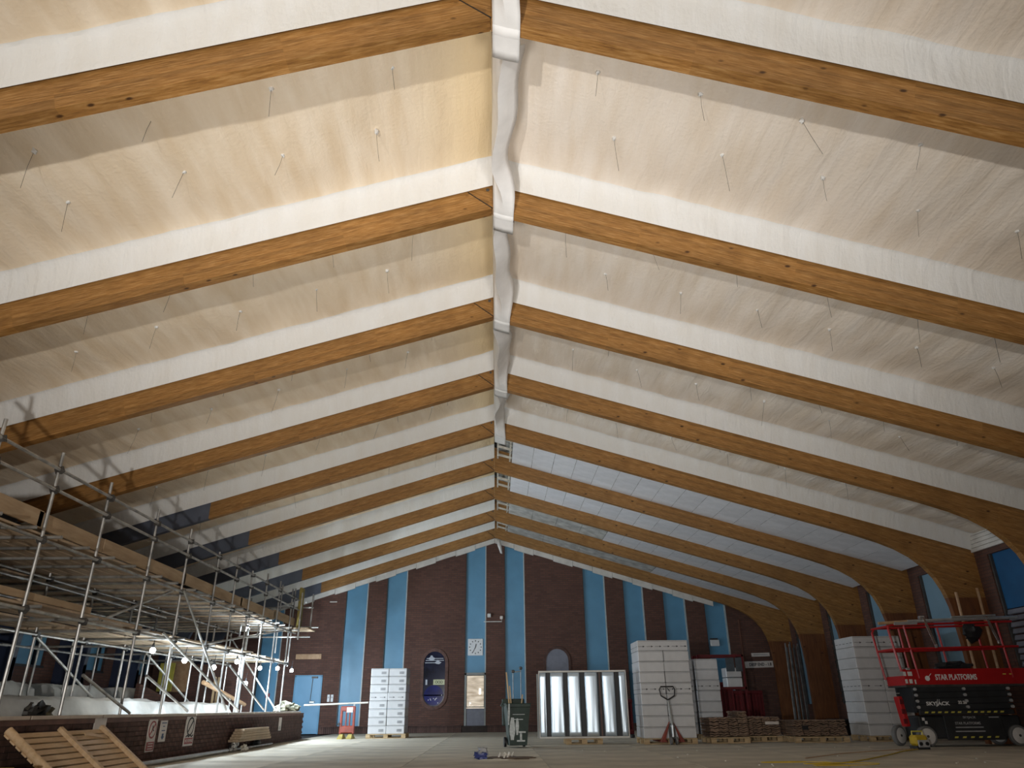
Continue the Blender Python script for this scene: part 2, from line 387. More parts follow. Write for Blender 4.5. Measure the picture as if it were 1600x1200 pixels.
# ------------------------------------------------------------------ floor
fl = sempty('floor', 'beige protective sheeting laid over the hall floor')
MB().box((0, 9, -.11), (26, 47, .16)).build('sub_floor', 'floor_under', fl)
sw, sl_ = 2.44, 1.22
shm = MB().box((0, 0, -.015), (sw-.008, sl_-.006, .03)).mesh('floor_sheet', 'floor')
for j in range(int((YW-6)/sl_)+1):
    for i in range(8):
        x = -6.45+1.22+i*sw+(0 if j % 2 else -.0); y = YW-sl_/2-j*sl_
        if i == 7: continue
        link('floor_sheet', shm, fl, (x, y, random.uniform(-.002, .0)), (0, 0, random.uniform(-.002, .002)))
MB().box((11.45, 19, -.015), (1.8, 26, .03)).build('floor_strip', 'floor', fl)
MB().box((0, -4.2, -.015), (25, 20.4, .03)).build('floor_strip', 'floor', fl)
struct(MB().box((-9.4, 16.9, .38), (5.75, 19.4, .8)).build('floor', 'gallery_floor'), 'raised pale spectator gallery floor behind the low brick wall')

# ------------------------------------------------------------------ back wall with blue strips
STR = [(-9.76, -8.9, 0.0), (-6.38, -5.45, .27), (-4.67, -3.8, .27), (-1.3, -.42, 0), (.37, 1.23, .27), (3.75, 4.69, .27), (5.47, 6.32, .27), (7.16, 8.1, .27), (8.91, 9.81, .27)]
wb = sempty('wall_back', 'dark brown brick gable wall with tall blue strips')
edges = [XL-.2]
for a, b, _ in STR: edges += [a, b]
edges.append(XR+.2)
def wtop(x): return ztop(x)+.25
for i in range(0, len(edges), 2):
    a, b = edges[i], edges[i+1]
    poly = [(a, 0), (b, 0), (b, wtop(b))]
    if a < RX < b: poly.append((RX, wtop(RX)))
    poly.append((a, wtop(a)))
    MB().prism(poly, YW, YW+.3).build('brick_panel', 'brick_back', wb)
MB().box((0, YW+.36, 4.2), (25.4, .1, 8.6)).build('wall_core', 'brick_back', wb)
for i, (a, b, z0) in enumerate(STR):
    if i == 3: z0 = 2.2
    poly = [(a, z0), (b, z0), (b, wtop(b)), (a, wtop(a))]
    t_ = sempty('trim_%d' % (i+1), 'tall blue painted strip, %s from the left, on the brick gable' % ORD[i])
    MB().prism(poly, YW+.13, YW+.2).build('blue_panel', 'blue_paint', t_)
    MB().prism([(b-.045, z0), (b, z0), (b, wtop(b)), (b-.045, wtop(b))], YW-.004, YW+.13).build('trim_shade_strip', 'trim_pale', t_)  # white edge trim; its pale colour also carries the lit right reveal
    MB().prism([(a, z0), (a+.02, z0), (a+.02, wtop(a)), (a, wtop(a))], YW+.02, YW+.13).build('trim_shade_strip', 'steel_dark', t_)  # dark strip in place of the shade along the left reveal
# plinth of standing bricks
pl = sempty('baseboard_back', 'brown brick plinth course along the gable foot')
pbm = MB().box((0, 0, .12), (.068, .07, .22)).mesh('brick', 'brick')
MB().box((2.2, YW-.02, .12), (18, .05, .24)).build('mortar_bed', 'mortar', pl)
x = -6.95
n = 0
while x < 10.2 and n < 215:
    if not (-1.36 < x < -.36): link('brick', pbm, pl, (x, YW-.05, 0)); n += 1
    x += .08
for a, b in ((-6.98, -1.36), (-.36, 10.2)):
    MB().box(((a+b)/2, YW-.055, .255), (b-a, .09, .03)).build('plinth_cap', 'brick', pl)
# white soffit trim under the last frame
for sd in (-1, 1):
    xs = [RX+sd*k*.85 for k in range(0, 13)]
    tr = sempty('trim_%d' % (11 if sd < 0 else 12), 'pale stepped soffit board along the %s slope of the gable' % ('left' if sd < 0 else 'right'))
    for k in range(len(xs)-1):
        a, b = sorted((xs[k], xs[k+1])); d = .19+.05*(k % 2)
        if sd > 0 and b > 9.9: continue
        if sd < 0 and a < -11.4: continue
        MB().prism([(a, zbot(a)-d), (b-.012, zbot(b)-d), (b-.012, zbot(b)+.5), (a, zbot(a)+.5)], YW-.09, YW-.005).build('soffit_board', 'white_paint', tr)

def stadium(cx, z0, z1, w, n=10):
    r = w/2; pts = []
    for k in range(n+1):
        a = PI*k/n; pts.append((cx+r*math.cos(a), z1-r+r*math.sin(a)))
    for k in range(n+1):
        a = PI+PI*k/n; pts.append((cx+r*math.cos(a), z0+r+r*math.sin(a)))
    return pts
def ring(mb, outer, inner, y0, y1, mi=0):
    n = len(outer)
    vs = [(a, y0, b) for a, b in outer]+[(a, y0, b) for a, b in inner]+[(a, y1, b) for a, b in inner]+[(a, y1, b) for a, b in outer]
    fs = []
    for i in range(n):
        j = (i+1) % n
        fs += [(i, j, n+j, n+i), (n+i, n+j, 2*n+j, 2*n+i), (3*n+i, 3*n+j, j, i)]
    return mb.add(vs, fs, mi)
w1 = sempty('window_1', 'tall round-ended stained glass window, navy with pale clouds')
MB().prism(stadium(-2.53, .95, 3.04, .88), YW-.012, YW+.02).build('pane', 'glass_navy', w1)
ring(MB(), stadium(-2.53, .83, 3.16, 1.12), stadium(-2.53, .95, 3.04, .88), YW-.05, YW).build('brick_surround', 'brick', w1)
MB().prism(stadium(-2.53, .99, 1.75, .8), YW-.018, YW-.012).build('pane', 'glass_blue', w1)
cl = MB()
for cx, cz, w, h in ((-2.66, 2.78, .34, .20), (-2.40, 2.62, .30, .18)):
    cl.prism([(cx-w/2, cz-.02), (cx-w*.2, cz+.03), (cx-w*.1, cz+h/2), (cx+w*.08, cz+h/2), (cx+w*.22, cz+.03), (cx+w/2, cz-.01), (cx+w*.2, cz-h*.42), (cx-w*.15, cz-h*.36)], YW-.026, YW-.018)
for z, a, b in ((2.765, -2.86, -2.17), (2.69, -2.9, -2.15), (2.60, -2.92, -2.5)): cl.box(((a+b)/2, YW-.02, z), (b-a, .008, .028))
cl.build('cloud_pane', 'stained_white', w1)
for cx, w in ((-2.33, .46), (-2.84, .07)):
    MB().box((cx, YW-.02, 1.86), (w, .012, .20)).build('letter_pane', 'stained_green' if w > .1 else 'stained_white', w1)
for cx in (-2.43, -2.33, -2.23):
    ring(MB(), stadium(cx, 1.80, 1.92, .1, 6), stadium(cx, 1.82, 1.90, .05, 6), YW-.032, YW-.026).build('letter_mark', 'stained_olive', w1)
dm = MB()
for k in range(9): dm.box((-2.75+random.random()*.55, YW-.022, 1.08+random.random()*.35), (.035, .008, .035))
dm.build('dot_panes', 'stained_white', w1)
w2 = sempty('window_2', 'blank grey round-headed window behind the striped panel')
MB().prism(stadium(2.53, .95, 3.10, .93), YW-.012, YW+.02).build('pane', 'grey_panel', w2)
ring(MB(), stadium(2.53, .83, 3.2, 1.13), stadium(2.53, .95, 3.10, .93), YW-.05, YW).build('brick_surround', 'brick', w2)
# doors
d1 = sempty('door_1', 'pale blue flush door at the left of the gable')
MB().box((-7.62, YW-.03, 1.06), (1.0, .06, 2.10)).build('door_leaf', 'blue_door', d1)
fr = MB()
for x in (-8.15, -7.09): fr.box((x, YW-.02, 1.07), (.06, .08, 2.14))
fr.box((-7.62, YW-.02, 2.14), (1.12, .08, .06)); fr.build('door_frame', 'blue_paint', d1)
MB().box((-7.36, YW-.10, 2.08), (.24, .08, .07)).build('door_closer', 'steel_dark', d1)
MB().tube([(-7.44, YW-.1, 2.05), (-7.47, YW-.085, 1.25), (-7.42, YW-.085, 1.18)], .013, 6).build('pull_cable', 'steel_dark', d1)
MB().box((-7.40, YW-.09, 1.16), (.22, .05, .10), bev=.02).build('door_handle', 'alu', d1)
d2 = sempty('door_2', 'grey door with a lit glazed panel under the clock')
fr = MB()
for x in (-1.25, -.44): fr.box((x, YW+.07, 1.1), (.08, .1, 2.2))
fr.box((-.845, YW+.07, 2.165), (.9, .1, .09)); fr.build('door_frame', 'grey_frame', d2)
MB().box((-.845, YW+.09, .44), (.74, .05, .86)).build('door_leaf', 'grey_panel', d2)
MB().box((-.845, YW+.15, 1.5), (.74, .01, 1.26)).build('room_beyond', 'lit_room', d2)
MB().box((-.66, YW+.142, 1.5), (.08, .006, .22)).build('room_lamp', 'lit_spot', d2)
ml = MB().box((-.845, YW+.06, .92), (.74, .03, .03)).box((-.845, YW+.06, 2.105), (.74, .03, .03))
for x in (-1.205, -.485): ml.box((x, YW+.06, 1.5), (.03, .03, 1.2))
ml.build('glazing_bead', 'steel_dark', d2)
MB().box((-.845, YW+.08, 1.5), (.70, .006, 1.16)).build('pane', 'clear_pane', d2)
# wall fittings
ck = thing('wall_clock', 'square white wall clock on the blue strip above the lit door', 'clock', (-.86, YW+.13, 3.2))
MB().box((0, -.03, 0), (.63, .06, .66), bev=.015).build('case', 'clock_white', ck)
hm = MB()
for k in range(12):
    a = PI*k/6; hm.box((.24*math.sin(a), -.064, .245*math.cos(a)), (.035, .008, .05), Matrix.Rotation(a, 3, 'Y'))
hm.build('hour_marks', 'print', ck)
for nm, a, L, w in (('minute_hand', math.radians(207), .22, .022), ('hour_hand', math.radians(14), .13, .03)):
    MB().bar((-.05*math.sin(a), -.072, -.05*math.cos(a)), (L*math.sin(a), -.072, L*math.cos(a)), w, .008, up=(0, 1, 0)).build(nm, 'print', ck)
em = thing('emergency_light', 'twin-head emergency light on a thin conduit, high on the brick between strips', 'light', (-.02, YW, 4.3))
MB().box((-.27, -.09, .14), (.15, .16, .15), bev=.02).build('lamp_head', 'hub_white', em)
MB().box((.25, -.08, .05), (.13, .14, .13), bev=.02).build('lamp_head', 'sign_white', em)
MB().tube([(-.5, -.02, -.1), (.26, -.02, -.1), (.26, -.02, .02)], .018, 6).build('conduit', 'white_paint', em)
ex = thing('exit_box', 'small white unlit exit light on the rightmost blue strip', 'light', (9.2, YW+.13, 3.28))
MB().box((0, -.06, 0), (.38, .12, .25), bev=.015).build('case', 'clock_white', ex)
MB().box((-.02, -.07, .16), (.3, .12, .05)).build('mount', 'steel_dark', ex)
for k, x in enumerate((-6.76, -6.62)):
    p = thing('switch_plate', '%s of two narrow white plates beside the blue door' % ('left' if k == 0 else 'right'), 'switch', (x, YW, 1.3))
    MB().box((0, -.012, 0), (.10, .024, .27), bev=.006).build('plate', 'clock_white', p)
    MB().box((0, -.03, .03), (.04, .02, .06)).build('switch', 'label_grey', p)
tag(MB().box((-7.72, YW-.02, 2.88), (1.05, .04, .2), bev=.006).build('blank_board', 'rail_wood'), 'pale blank board fixed above the blue door', 'board')
tag(MB().box((-6.9, YW-.02, 5.05), (.3, .04, .035)).build('wall_bracket', 'white_paint'), 'small pale bracket high on the brick, above the board', 'bracket')
tag(MB().box((-5.72, YW+.11, .98), (.08, .04, .28), bev=.008).build('push_plate', 'white_print'), 'small white push plate low on the blue strip beside the red barrier', 'plate')
al = thing('alarm_point', 'small red and white call point on the leftmost blue strip', 'alarm', (-9.25, YW+.13, 1.42))
MB().box((0, -.03, 0), (.17, .06, .17), bev=.01).build('case', 'sign_red', al); MB().box((0, -.065, 0), (.08, .01, .08)).build('button', 'white_print', al)
# depth sign at the right of the gable
sg = thing('depth_sign', 'long white depth sign reading DEEP END on the dark brick', 'sign', (10.92, YW, 2.42), 0)
MB().box((0, -.015, 0), (1.18, .03, .25), Matrix.Rotation(-.02, 3, 'Y')).build('board', 'sign_white', sg)
text('lettering', 'DEEP END - 1.8', .165, 'print', sg, (.05, -.033, -.005), (PI/2, -.02, 0), .85, .002, .004)
sg = thing('small_sign', 'smaller pale sign just above the long depth sign', 'sign', (11.04, YW, 2.8))
MB().box((0, -.012, 0), (.76, .024, .14), Matrix.Rotation(-.02, 3, 'Y')).build('board', 'sign_white', sg)
MB().box((0, -.026, 0), (.6, .006, .035)).build('lettering', 'label_grey', sg)
struct(MB().box((10.30, YW-.02, 2.1), (.04, .04, 4.2)).build('trim_13', 'coping_brown'), 'slim upright batten on the brick left of the depth sign')

# ------------------------------------------------------------------ side walls
def sidewall(x, name, label, panels, lintel):
    w = sempty(name, label); sd = 1 if x > 0 else -1
    ys = [-14.2]
    for a, b, z0, z1 in panels: ys += [a, b]
    ys.append(YW+.3)
    for i in range(0, len(ys), 2):
        MB().box((x+sd*.15, (ys[i]+ys[i+1])/2, 2.6), (.3, ys[i+1]-ys[i], 5.2)).build('brick_pier', 'brick_side', w)
    for a, b, z0, z1 in panels:
        if z0 > 0: MB().box((x+sd*.15, (a+b)/2, z0/2), (.3, b-a, z0)).build('brick_sill', 'brick_side', w)
        MB().box((x+sd*.15, (a+b)/2, (z1+5.2)/2), (.3, b-a, 5.2-z1)).build('lintel', 'brick_side', w)
    MB().box((x+sd*.4, 9, 2.6), (.1, 46.5, 5.2)).build('wall_core', 'brick_side', w)
    return w
panR = [(YB[i]+1.5, YB[i+1]-.49, 0.9 if i else .9, 4.28) for i in range(8)]
sidewall(XR, 'wall_right', 'brick wall between the timber columns on the right', panR, 4.28)
for i, (a, b, z0, z1) in enumerate(panR):
    if i < 2: continue
    w = sempty('window_%d' % (i+3), '%s blue infill panel between right-hand columns' % ('deep' if i == 3 else 'pale %s' % ORD[i]))
    zs = 2.95 if i == 3 else z0
    MB().box((XR+.12, (a+b)/2, (zs+z1)/2), (.05, b-a, z1-zs)).build('panel', 'blue_deep' if i == 3 else 'blue_lit', w)
    if i == 3:
        for k in range(14): MB().box((XR+.1, (a+b)/2, z0+.07+k*.146), (.05, b-a, .11), Matrix.Rotation(.3, 3, 'Y')).build('slat', 'grey_panel', w)
    MB().box((XR+.08, b-.03, (z0+z1)/2), (.1, .06, z1-z0)).build('frame', 'steel_dark', w)
    # white tiled upstand above the brick head
panL = [(YB[i]+1.35, YB[i]+2.7, 1.98, 4.1) for i in range(8)]
sidewall(XL, 'wall_left', 'brick wall behind the spectator gallery on the left', panL, 4.1)
for i, (a, b, z0, z1) in enumerate(panL):
    if i < 3 : continue
    w = sempty('window_%d' % (i+12), 'light blue blind window %s along the gallery wall' % ORD[i])
    MB().box((XL-.10, (a+b)/2, (z0+z1)/2), (.05, b-a, z1-z0)).build('panel', 'blue_paint', w)
    fm = MB().box((XL-.03, (a+b)/2+.25, (z0+z1)/2), (.1, .07, z1-z0)).box((XL-.03, (a+b)/2, z0+.03), (.12, b-a, .06))
    fm.build('frame', 'black', w)
struct(MB().box((0, -14.1, 4.2), (25.4, .3, 8.8)).build('wall_front', 'brick_back'), 'brick wall behind the photographer')

# ------------------------------------------------------------------ roof: bays of sprayed foam
def hang(x0, y0):
    return 0
wire_m = MB().tube([(0, 0, 0), (.012, .004, -.22), (.03, -.01, -.50)], .0023, 4).mesh('hanger_wire', 'steel_dark')
nub_m = MB().blob((0, 0, 0), (.035, .035, .03), 3, .3, (6, 4)).mesh('foam_nub', 'foam_fresh', True)
CEIL = .42
def prof(v, L):
    """height above the bare-timber line for distance v beyond the nearer frame's rear face"""
    d = L-v
    h = CEIL
    if v < .22: h = .06+(CEIL-.06)*math.sin(PI/2*min(1, v/.22))
    if d < .20:
        u = max(0, (.20-d)/.17); h = CEIL*(1-min(1, u)**2.2)
    return h
def foam_bay(i, side, y0, y1, fine=True):
    L = y1-y0; xa = RX+side*.0; xe = (XR if side > 0 else XL)
    nx = 110 if fine else 40
    vs_ = [0, .03, .07, .12, .18, .26, .42]+[.42+(L-.42-.32)*k/11 for k in range(1, 12)]+[L-.25, L-.2, L-.16, L-.12, L-.09, L-.06, L-.045, L-.03]
    if not fine: vs_ = [0, .08, .2, .5, L/2, L-.4, L-.22, L-.15, L-.09, L-.03]
    m = MB(); nv = len(vs_); P = []
    for a in range(nx+1):
        x = xa+(xe-xa)*a/nx
        for v in vs_:
            h = prof(v, L); y = y0+v
            d = L-v; flat = max(0, min(1, min(v/.3, (d-.14)/.2)))
            w = noise.noise(Vector((x*3.4*(1.25 if side < 0 else .9), y*.33, i*3.1)))*.046+noise.noise(Vector((x*.9, y*.9, i*5.3+side)))*.045+noise.noise(Vector((x*5, y*2.2, i)))*.02
            if side > 0: w += noise.noise(Vector((x*1.9+y*1.2, y*.7-x*.5, i*1.7)))*.03*min(1, max(0, (x-3)/4))
            # fillet edge wanders a little
            yy = y+(noise.noise(Vector((x*1.3, i, 4)))*.03+noise.noise(Vector((x*4, i, 9)))*.015)*(1 if .05 < d < .3 else 0)
            h = h+w*flat
            P.append((x, yy, ztop(x)+h))
    F = []; mi = []
    for a in range(nx):
        for b in range(nv-1):
            F.append((a*nv+b, a*nv+b+1, (a+1)*nv+b+1, (a+1)*nv+b))
            d = L-(vs_[b]+vs_[b+1])/2
            x = abs(P[a*nv][0])
            mi.append(1 if d < .21 else 0)
    m.v = P; m.f = F; m.m = mi
    word = 'left' if side < 0 else 'right'
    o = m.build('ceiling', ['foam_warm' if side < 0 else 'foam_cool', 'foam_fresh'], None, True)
    struct(o, 'sprayed foam roof bay on the %s slope, behind the %s frame' % (word, ORD[i-1]) if i else 'sprayed foam roof bay nearest the camera on the %s slope' % word)
    if fine and 1 <= i <= 5:
        rr = random.Random(i*10+side)
        for row, fy in enumerate((.30, .62)):
            x = 1.1+.5*row+rr.random()*.4
            while x < (9.5 if side > 0 else 8.5):
                X = side*x; y = y0+L*fy+rr.uniform(-.1, .1)
                loc = (X, y, ztop(X)+CEIL+.0)
                w = link('hanger_wire', wire_m, o, loc, (rr.uniform(-.2, .2), rr.uniform(-.22, .12)*side, rr.random()*6)); w.scale = (1, 1, rr.uniform(.7, 1.15))
                link('foam_nub', nub_m, w, (0, 0, 0))
                x += 1.32+rr.uniform(-.12, .12)
    return o
YBAY = [YB[0]-3.25]+YB
for i in range(0, 9):
    y0 = YBAY[i]+BW; y1 = YBAY[i+1]
    foam_bay(i, -1, y0, y1, i < 6)
    if i < 5: foam_bay(i, 1, y0, y1, True)
# plain roof behind the camera and over the foam
for sd in (-1, 1):
    xe = XR+.3 if sd > 0 else XL-.3
    poly = [(RX, RZ+BH+.62), (xe, ztop(xe)+.62), (xe, ztop(xe)+.72), (RX, RZ+BH+.72)]
    struct(MB().prism(poly, -14.2, YW+.3).build('ceiling', 'deck_mottled'), 'roof deck above the %s slope' % ('left' if sd < 0 else 'right'))
    poly = [(RX, RZ+BH+.42), (xe, ztop(xe)+.42), (xe, ztop(xe)+.5), (RX, RZ+BH+.5)]
    struct(MB().prism(poly, -14.0, YB[0]-3.3).build('ceiling', 'foam_cool'), 'foam lined roof behind the photographer, %s slope' % ('left' if sd < 0 else 'right'))
# white tiled ceiling bays, far right
TP = .615; ang = math.atan(SR)
tl_m = MB().box((0, 0, 0), (TP/math.cos(ang)-.012, .605, .018)).mesh('ceiling_tile', 'tile_white')
for i in range(5, 9):
    y0 = YB[i-1]+BW if i > 0 else 0; y1 = YB[i]; x_first = (.5, .5, .5+.615*6, .5+.615*10)[i-5]
    o = sempty('ceiling', 'white suspended tile ceiling, %s bay from the camera on the right slope' % ORD[i-1])
    nrow = 5; py = (y1-y0)/nrow; joined = MB(); k = 0
    while True:
        xa = .5+TP*k; k += 1
        if xa+TP > XR+.1: break
        if xa < x_first-.01: continue
        xc = xa+TP/2
        for r in range(nrow):
            loc = (xc, y0+py*(r+.5), ztop(xc)+.012+random.uniform(-.003, .003))
            rot = (random.uniform(-.004, .004), ang+random.uniform(-.004, .004), 0)
            if i < 8: link('ceiling_tile', tl_m, o, loc, rot)
            else:
                R = Matrix.Rotation(ang, 3, 'Y'); joined.box(loc, (TP/math.cos(ang)-.012, .605, .018), R)
    if i == 8:
        j = joined.build('ceiling_tiles', 'tile_white', o); j['kind'] = 'stuff'
    grid = MB()
    for kk in range(21):
        xx = .5+TP*kk
        if x_first-.01 <= xx < XR: grid.box((xx, (y0+y1)/2, ztop(xx)+.02), (.02, y1-y0, .03))
    grid.build('tile_grid', 'deck_mottled', o)
    poly = [(RX+.1, ztop(RX+.1)+.30), (XR, ztop(XR)+.30), (XR, ztop(XR)+.36), (RX+.1, ztop(RX+.1)+.36)]
    MB().prism(poly, y0, y1).build('backing_board', 'deck_mottled', o)
    if x_first > 1:
        bb = MB()
        for k2 in range(4):
            xa_, xb_ = .5+(x_first-.5)*k2/4, .5+(x_first-.5)*(k2+1)/4-.012
            MB().prism([(xa_, ztop(xa_)+.02), (xb_, ztop(xb_)+.02), (xb_, ztop(xb_)+.05), (xa_, ztop(xa_)+.05)], y0, y1).build('bare_board', 'board_pale', o)
    for r in range(4):
        yy = y0+(y1-y0)*(r+.5)/4
        MB().box((.27, yy, ztop(.27)+.03), (.46, .06, .06), Matrix.Rotation(ang, 3, 'Y')).build('ridge_batten', 'batten', o)
    for xx in (.06, .44): MB().box((xx, (y0+y1)/2, ztop(xx)+.06), (.05, y1-y0, .08)).build('ridge_batten', 'batten', o)
# white upstand over the right wall in the foam bays
for i in (3, 4):
    y0, y1 = YB[i-1]+BW, YB[i]
    o = sempty('trim_%d' % (20+i), 'white boarded upstand where the %s roof bay meets the right wall' % ORD[i-1])
    for k in range(5): MB().box((XR-.03, (y0+y1)/2, 4.46+.1*k), (.05, y1-y0, .09)).build('board', 'white_paint', o)

# ------------------------------------------------------------------ glued laminated frames
def frame(i):
    y = YB[i]; names = ['nearest', 'second', 'third', 'fourth', 'fifth', 'sixth', 'seventh', 'eighth', 'farthest']
    where = ['across the top of the photo', 'with knotted bare timber', 'behind the second one', 'in front of the blue panel bay', 'where the white tiles begin', 'grey painted at its left foot', 'above the left scaffold end', 'with steel poles leaning on its column', 'against the brick gable']
    t = thing('roof_frame', '%s laminated timber roof frame, %s' % (names[i], where[i]), 'beam', (0, y, 0), group='laminated timber roof frames')
    top = BH+.36
    # right rafter and knee
    poly = [(RX+.004, zbot(RX)), *[(x, z) for x, z in [(3.0, zbot(3.0)), (6.0, zbot(6.0))]+KNEE[:8]], (11.385, 3.3), (XR, 3.3), (XR, ztop(XR)+.36), (RX+.004, RZ+top)]
    MB().prism(poly, 0, BW).build('rafter', 'glulam', t)
    poly = [(11.385, 3.3), (11.43, 3.1), (11.47, 2.7), (11.5, 2.2), (11.5, 0), (XR, 0), (XR, 3.3)]
    MB().prism(poly, .004, BW-.004).build('column', 'column_base', t)
    # left rafter: bare part, painted part
    xp = -7.42 if i > 3 else (-10.1 if i == 3 else -10.6)
    c = .008
    poly = [(xp, zbot(xp)), (RX-c, zbot(RX)-.0), (RX-c, RZ+.015), (RX-.36-c, ztop(RX-.36)), (RX-.36-c, RZ+top-.1), (xp, ztop(xp)+.36)]
    MB().prism(poly, 0, BW).build('rafter', 'glulam_left', t)
    kn = [(-x, z-.11*min(1, (x-7.4)/1.6)) for x, z in KNEE if x > -xp+.05]
    poly = [(xp, zbot(xp))]+([(-9.0, zbot(-9.0))] if xp > -9 else [])+[(a, min(b, zbot(a))) for a, b in kn if a < -9.2]+[(-11.5, .78), (XL, .78), (XL, ztop(XL)+.36), (xp, ztop(xp)+.36)]
    MB().prism(poly, .003, BW-.003).build('painted_knee', 'beam_paint', t)
    poly = [(-11.5, .79), (-11.5, 2.9), (-11.47, 3.2), (XL, 3.2), (XL, .79)]
    MB().prism(poly, -.006, BW+.006).build('column_casing', 'navy_paint', t)
    # ridge block with plumb and raked cuts
    poly = [(RX, RZ-.0), (RX, RZ+.015), (RX-.36, ztop(RX-.36)+.004), (RX-.36, RZ+top-.1), (RX, RZ+top)]
    MB().prism(poly, .004, BW-.002).build('ridge_block', 'glulam', t)
    MB().prism([(RX-.012, RZ+.002), (RX+.004, RZ+.002), (RX+.004, RZ+.02), (RX-.357, ztop(RX-.36)), (RX-.372, ztop(RX-.36)-.006), (RX-.012, RZ+.01)], -.0015, .01).build('joint_line', 'black', t)
    MB().lathe([(.028, 0), (.028, -.006), (.012, -.01)], (RX-.07, .004, ztop(RX)-.06), 8, 'y').build('bolt', 'steel_dark', t)
    return t
for i in range(9): frame(i)

# ------------------------------------------------------------------ membrane hanging along the ridge
mt = thing('ridge_membrane', 'white membrane strip draped along the roof ridge, sagging between frames', 'membrane', (0, 0, 0))
for i in range(-1, 5):
    y0 = (YB[i]+.05) if i >= 0 else YB[0]-3.1; y1 = YB[i+1]+BW+(.32 if i < 4 else 0)
    if i == 4: y1 = YB[4]+BW+.3; y0 = YB[4]-.1
    n, P = 30, []
    for a in range(n+1):
        u = a/n; y = y0+(y1-y0)*u; yb = y
        near = YB[max(i, 0)] if i >= 0 else -9; far = YB[i+1] if i+1 < 9 else 99
        s = min(1, max(0, (y-(near+BW))/.55), max(0, (far-y)/.75)) if i < 4 else 0
        s = s*s*(3-2*s) if s > 0 else 0
        wv = .05*math.sin(u*8+i*1.9)+.03*math.sin(u*17+i)
        A0, B0, C0 = Vector((-.035, 7.668)), Vector((.115, 7.615)), Vector((.265, 7.575))
        A1, B1, C1 = Vector((-.05, 8.30)), Vector((.02+wv, 7.74+.06*math.sin(u*5+i))), Vector((.27+wv*1.4, 8.02+wv*.8))
        A, B, C = A0.lerp(A1, s), B0.lerp(B1, s), C0.lerp(C1, s)
        for k in range(9):
            q = k/8
            if q < .5: p = A.lerp(B, q*2)
            else: p = B.lerp(C, q*2-1)
            rnd = 1-abs(q-.5)*2
            P.append((p.x, y, p.y-(i+2)*.0015+.02*noise.noise(Vector((q*4, y*1.6, i)))*s+(.02*rnd**2 if s > .3 else 0)))
        # rolled end curls up beyond the frame
    m = MB(); m.v = P
    for a in range(n):
        for k in range(8): m.f.append((a*9+k, a*9+k+1, (a+1)*9+k+1, (a+1)*9+k)); m.m.append(0)
    o = m.build('membrane_sheet', 'membrane', mt, True)
    sd = o.modifiers.new('thickness', 'SOLIDIFY'); sd.thickness = .006
tag(MB().add([(.02, YB[8]+.02, 7.66), (.10, YB[8]-.02, 7.62), (.2, YB[8]+.0, 7.60), (.06, YB[8]-.05, 7.35), (.14, YB[8]-.06, 7.33), (.24, YB[8]-.03, 7.3), (.19, YB[8]-.04, 7.0), (.23, YB[8]-.05, 6.98), (.28, YB[8]-.03, 6.97)],
    [(0, 1, 4, 3), (1, 2, 5, 4), (3, 4, 7, 6), (4, 5, 8, 7)]).build('membrane_scrap', 'membrane', None, True), 'torn white membrane end hanging at the gable peak', 'membrane').modifiers.new('thickness', 'SOLIDIFY').thickness = .008

# ------------------------------------------------------------------ low gallery wall of coursed brick
gw = sempty('wall_gallery', 'low dark brick wall with pale coping in front of the gallery')
WX, WY0, WY1 = -6.45, 6.0, 26.55
MB().box((WX-.09, (WY0+WY1)/2, .39), (.14, WY1-WY0, .78)).build('mortar_core', 'mortar', gw)
gb_m = MB().box((0, 0, 0), (.05, .232, .071), bev=.004).mesh('brick', 'brick')
stuff = MB(); cnt = 0
for c in range(9):
    z = .04+.08*c; y = WY0+(.12 if c % 2 else 0)
    while y < WY1-.1:
        p = (WX-.025+random.uniform(-.003, .003), y+.12, z)
        if 14.3 < y < 22.0 and cnt < 290: link('brick', gb_m, gw, p); cnt += 1
        else: stuff.box(p, (.05, .232, .071))
        y += .24
o = stuff.build('brickwork', 'brick', gw); o['kind'] = 'stuff'
MB().box((WX-.09, WY1+.0, .39), (.16, .06, .78)).build('end_pier', 'brick', gw)
MB().box((WX-.07, (WY0+WY1)/2, .755), (.17, WY1-WY0+.02, .07)).build('brown_course', 'coping_brown', gw)
cp_m = MB().box((0, 0, 0), (.30, .985, .05), bev=.008).mesh('coping_tile', 'coping')
for k in range(20): link('coping_tile', cp_m, gw, (WX-.10, WY0+.52+k*1.0+.02*(k % 2), .815))
# return of the low wall at its far end
MB().box((WX-.5, WY1-.08, .39), (.95, .14, .78)).build('return_wall', 'brick_back', gw)

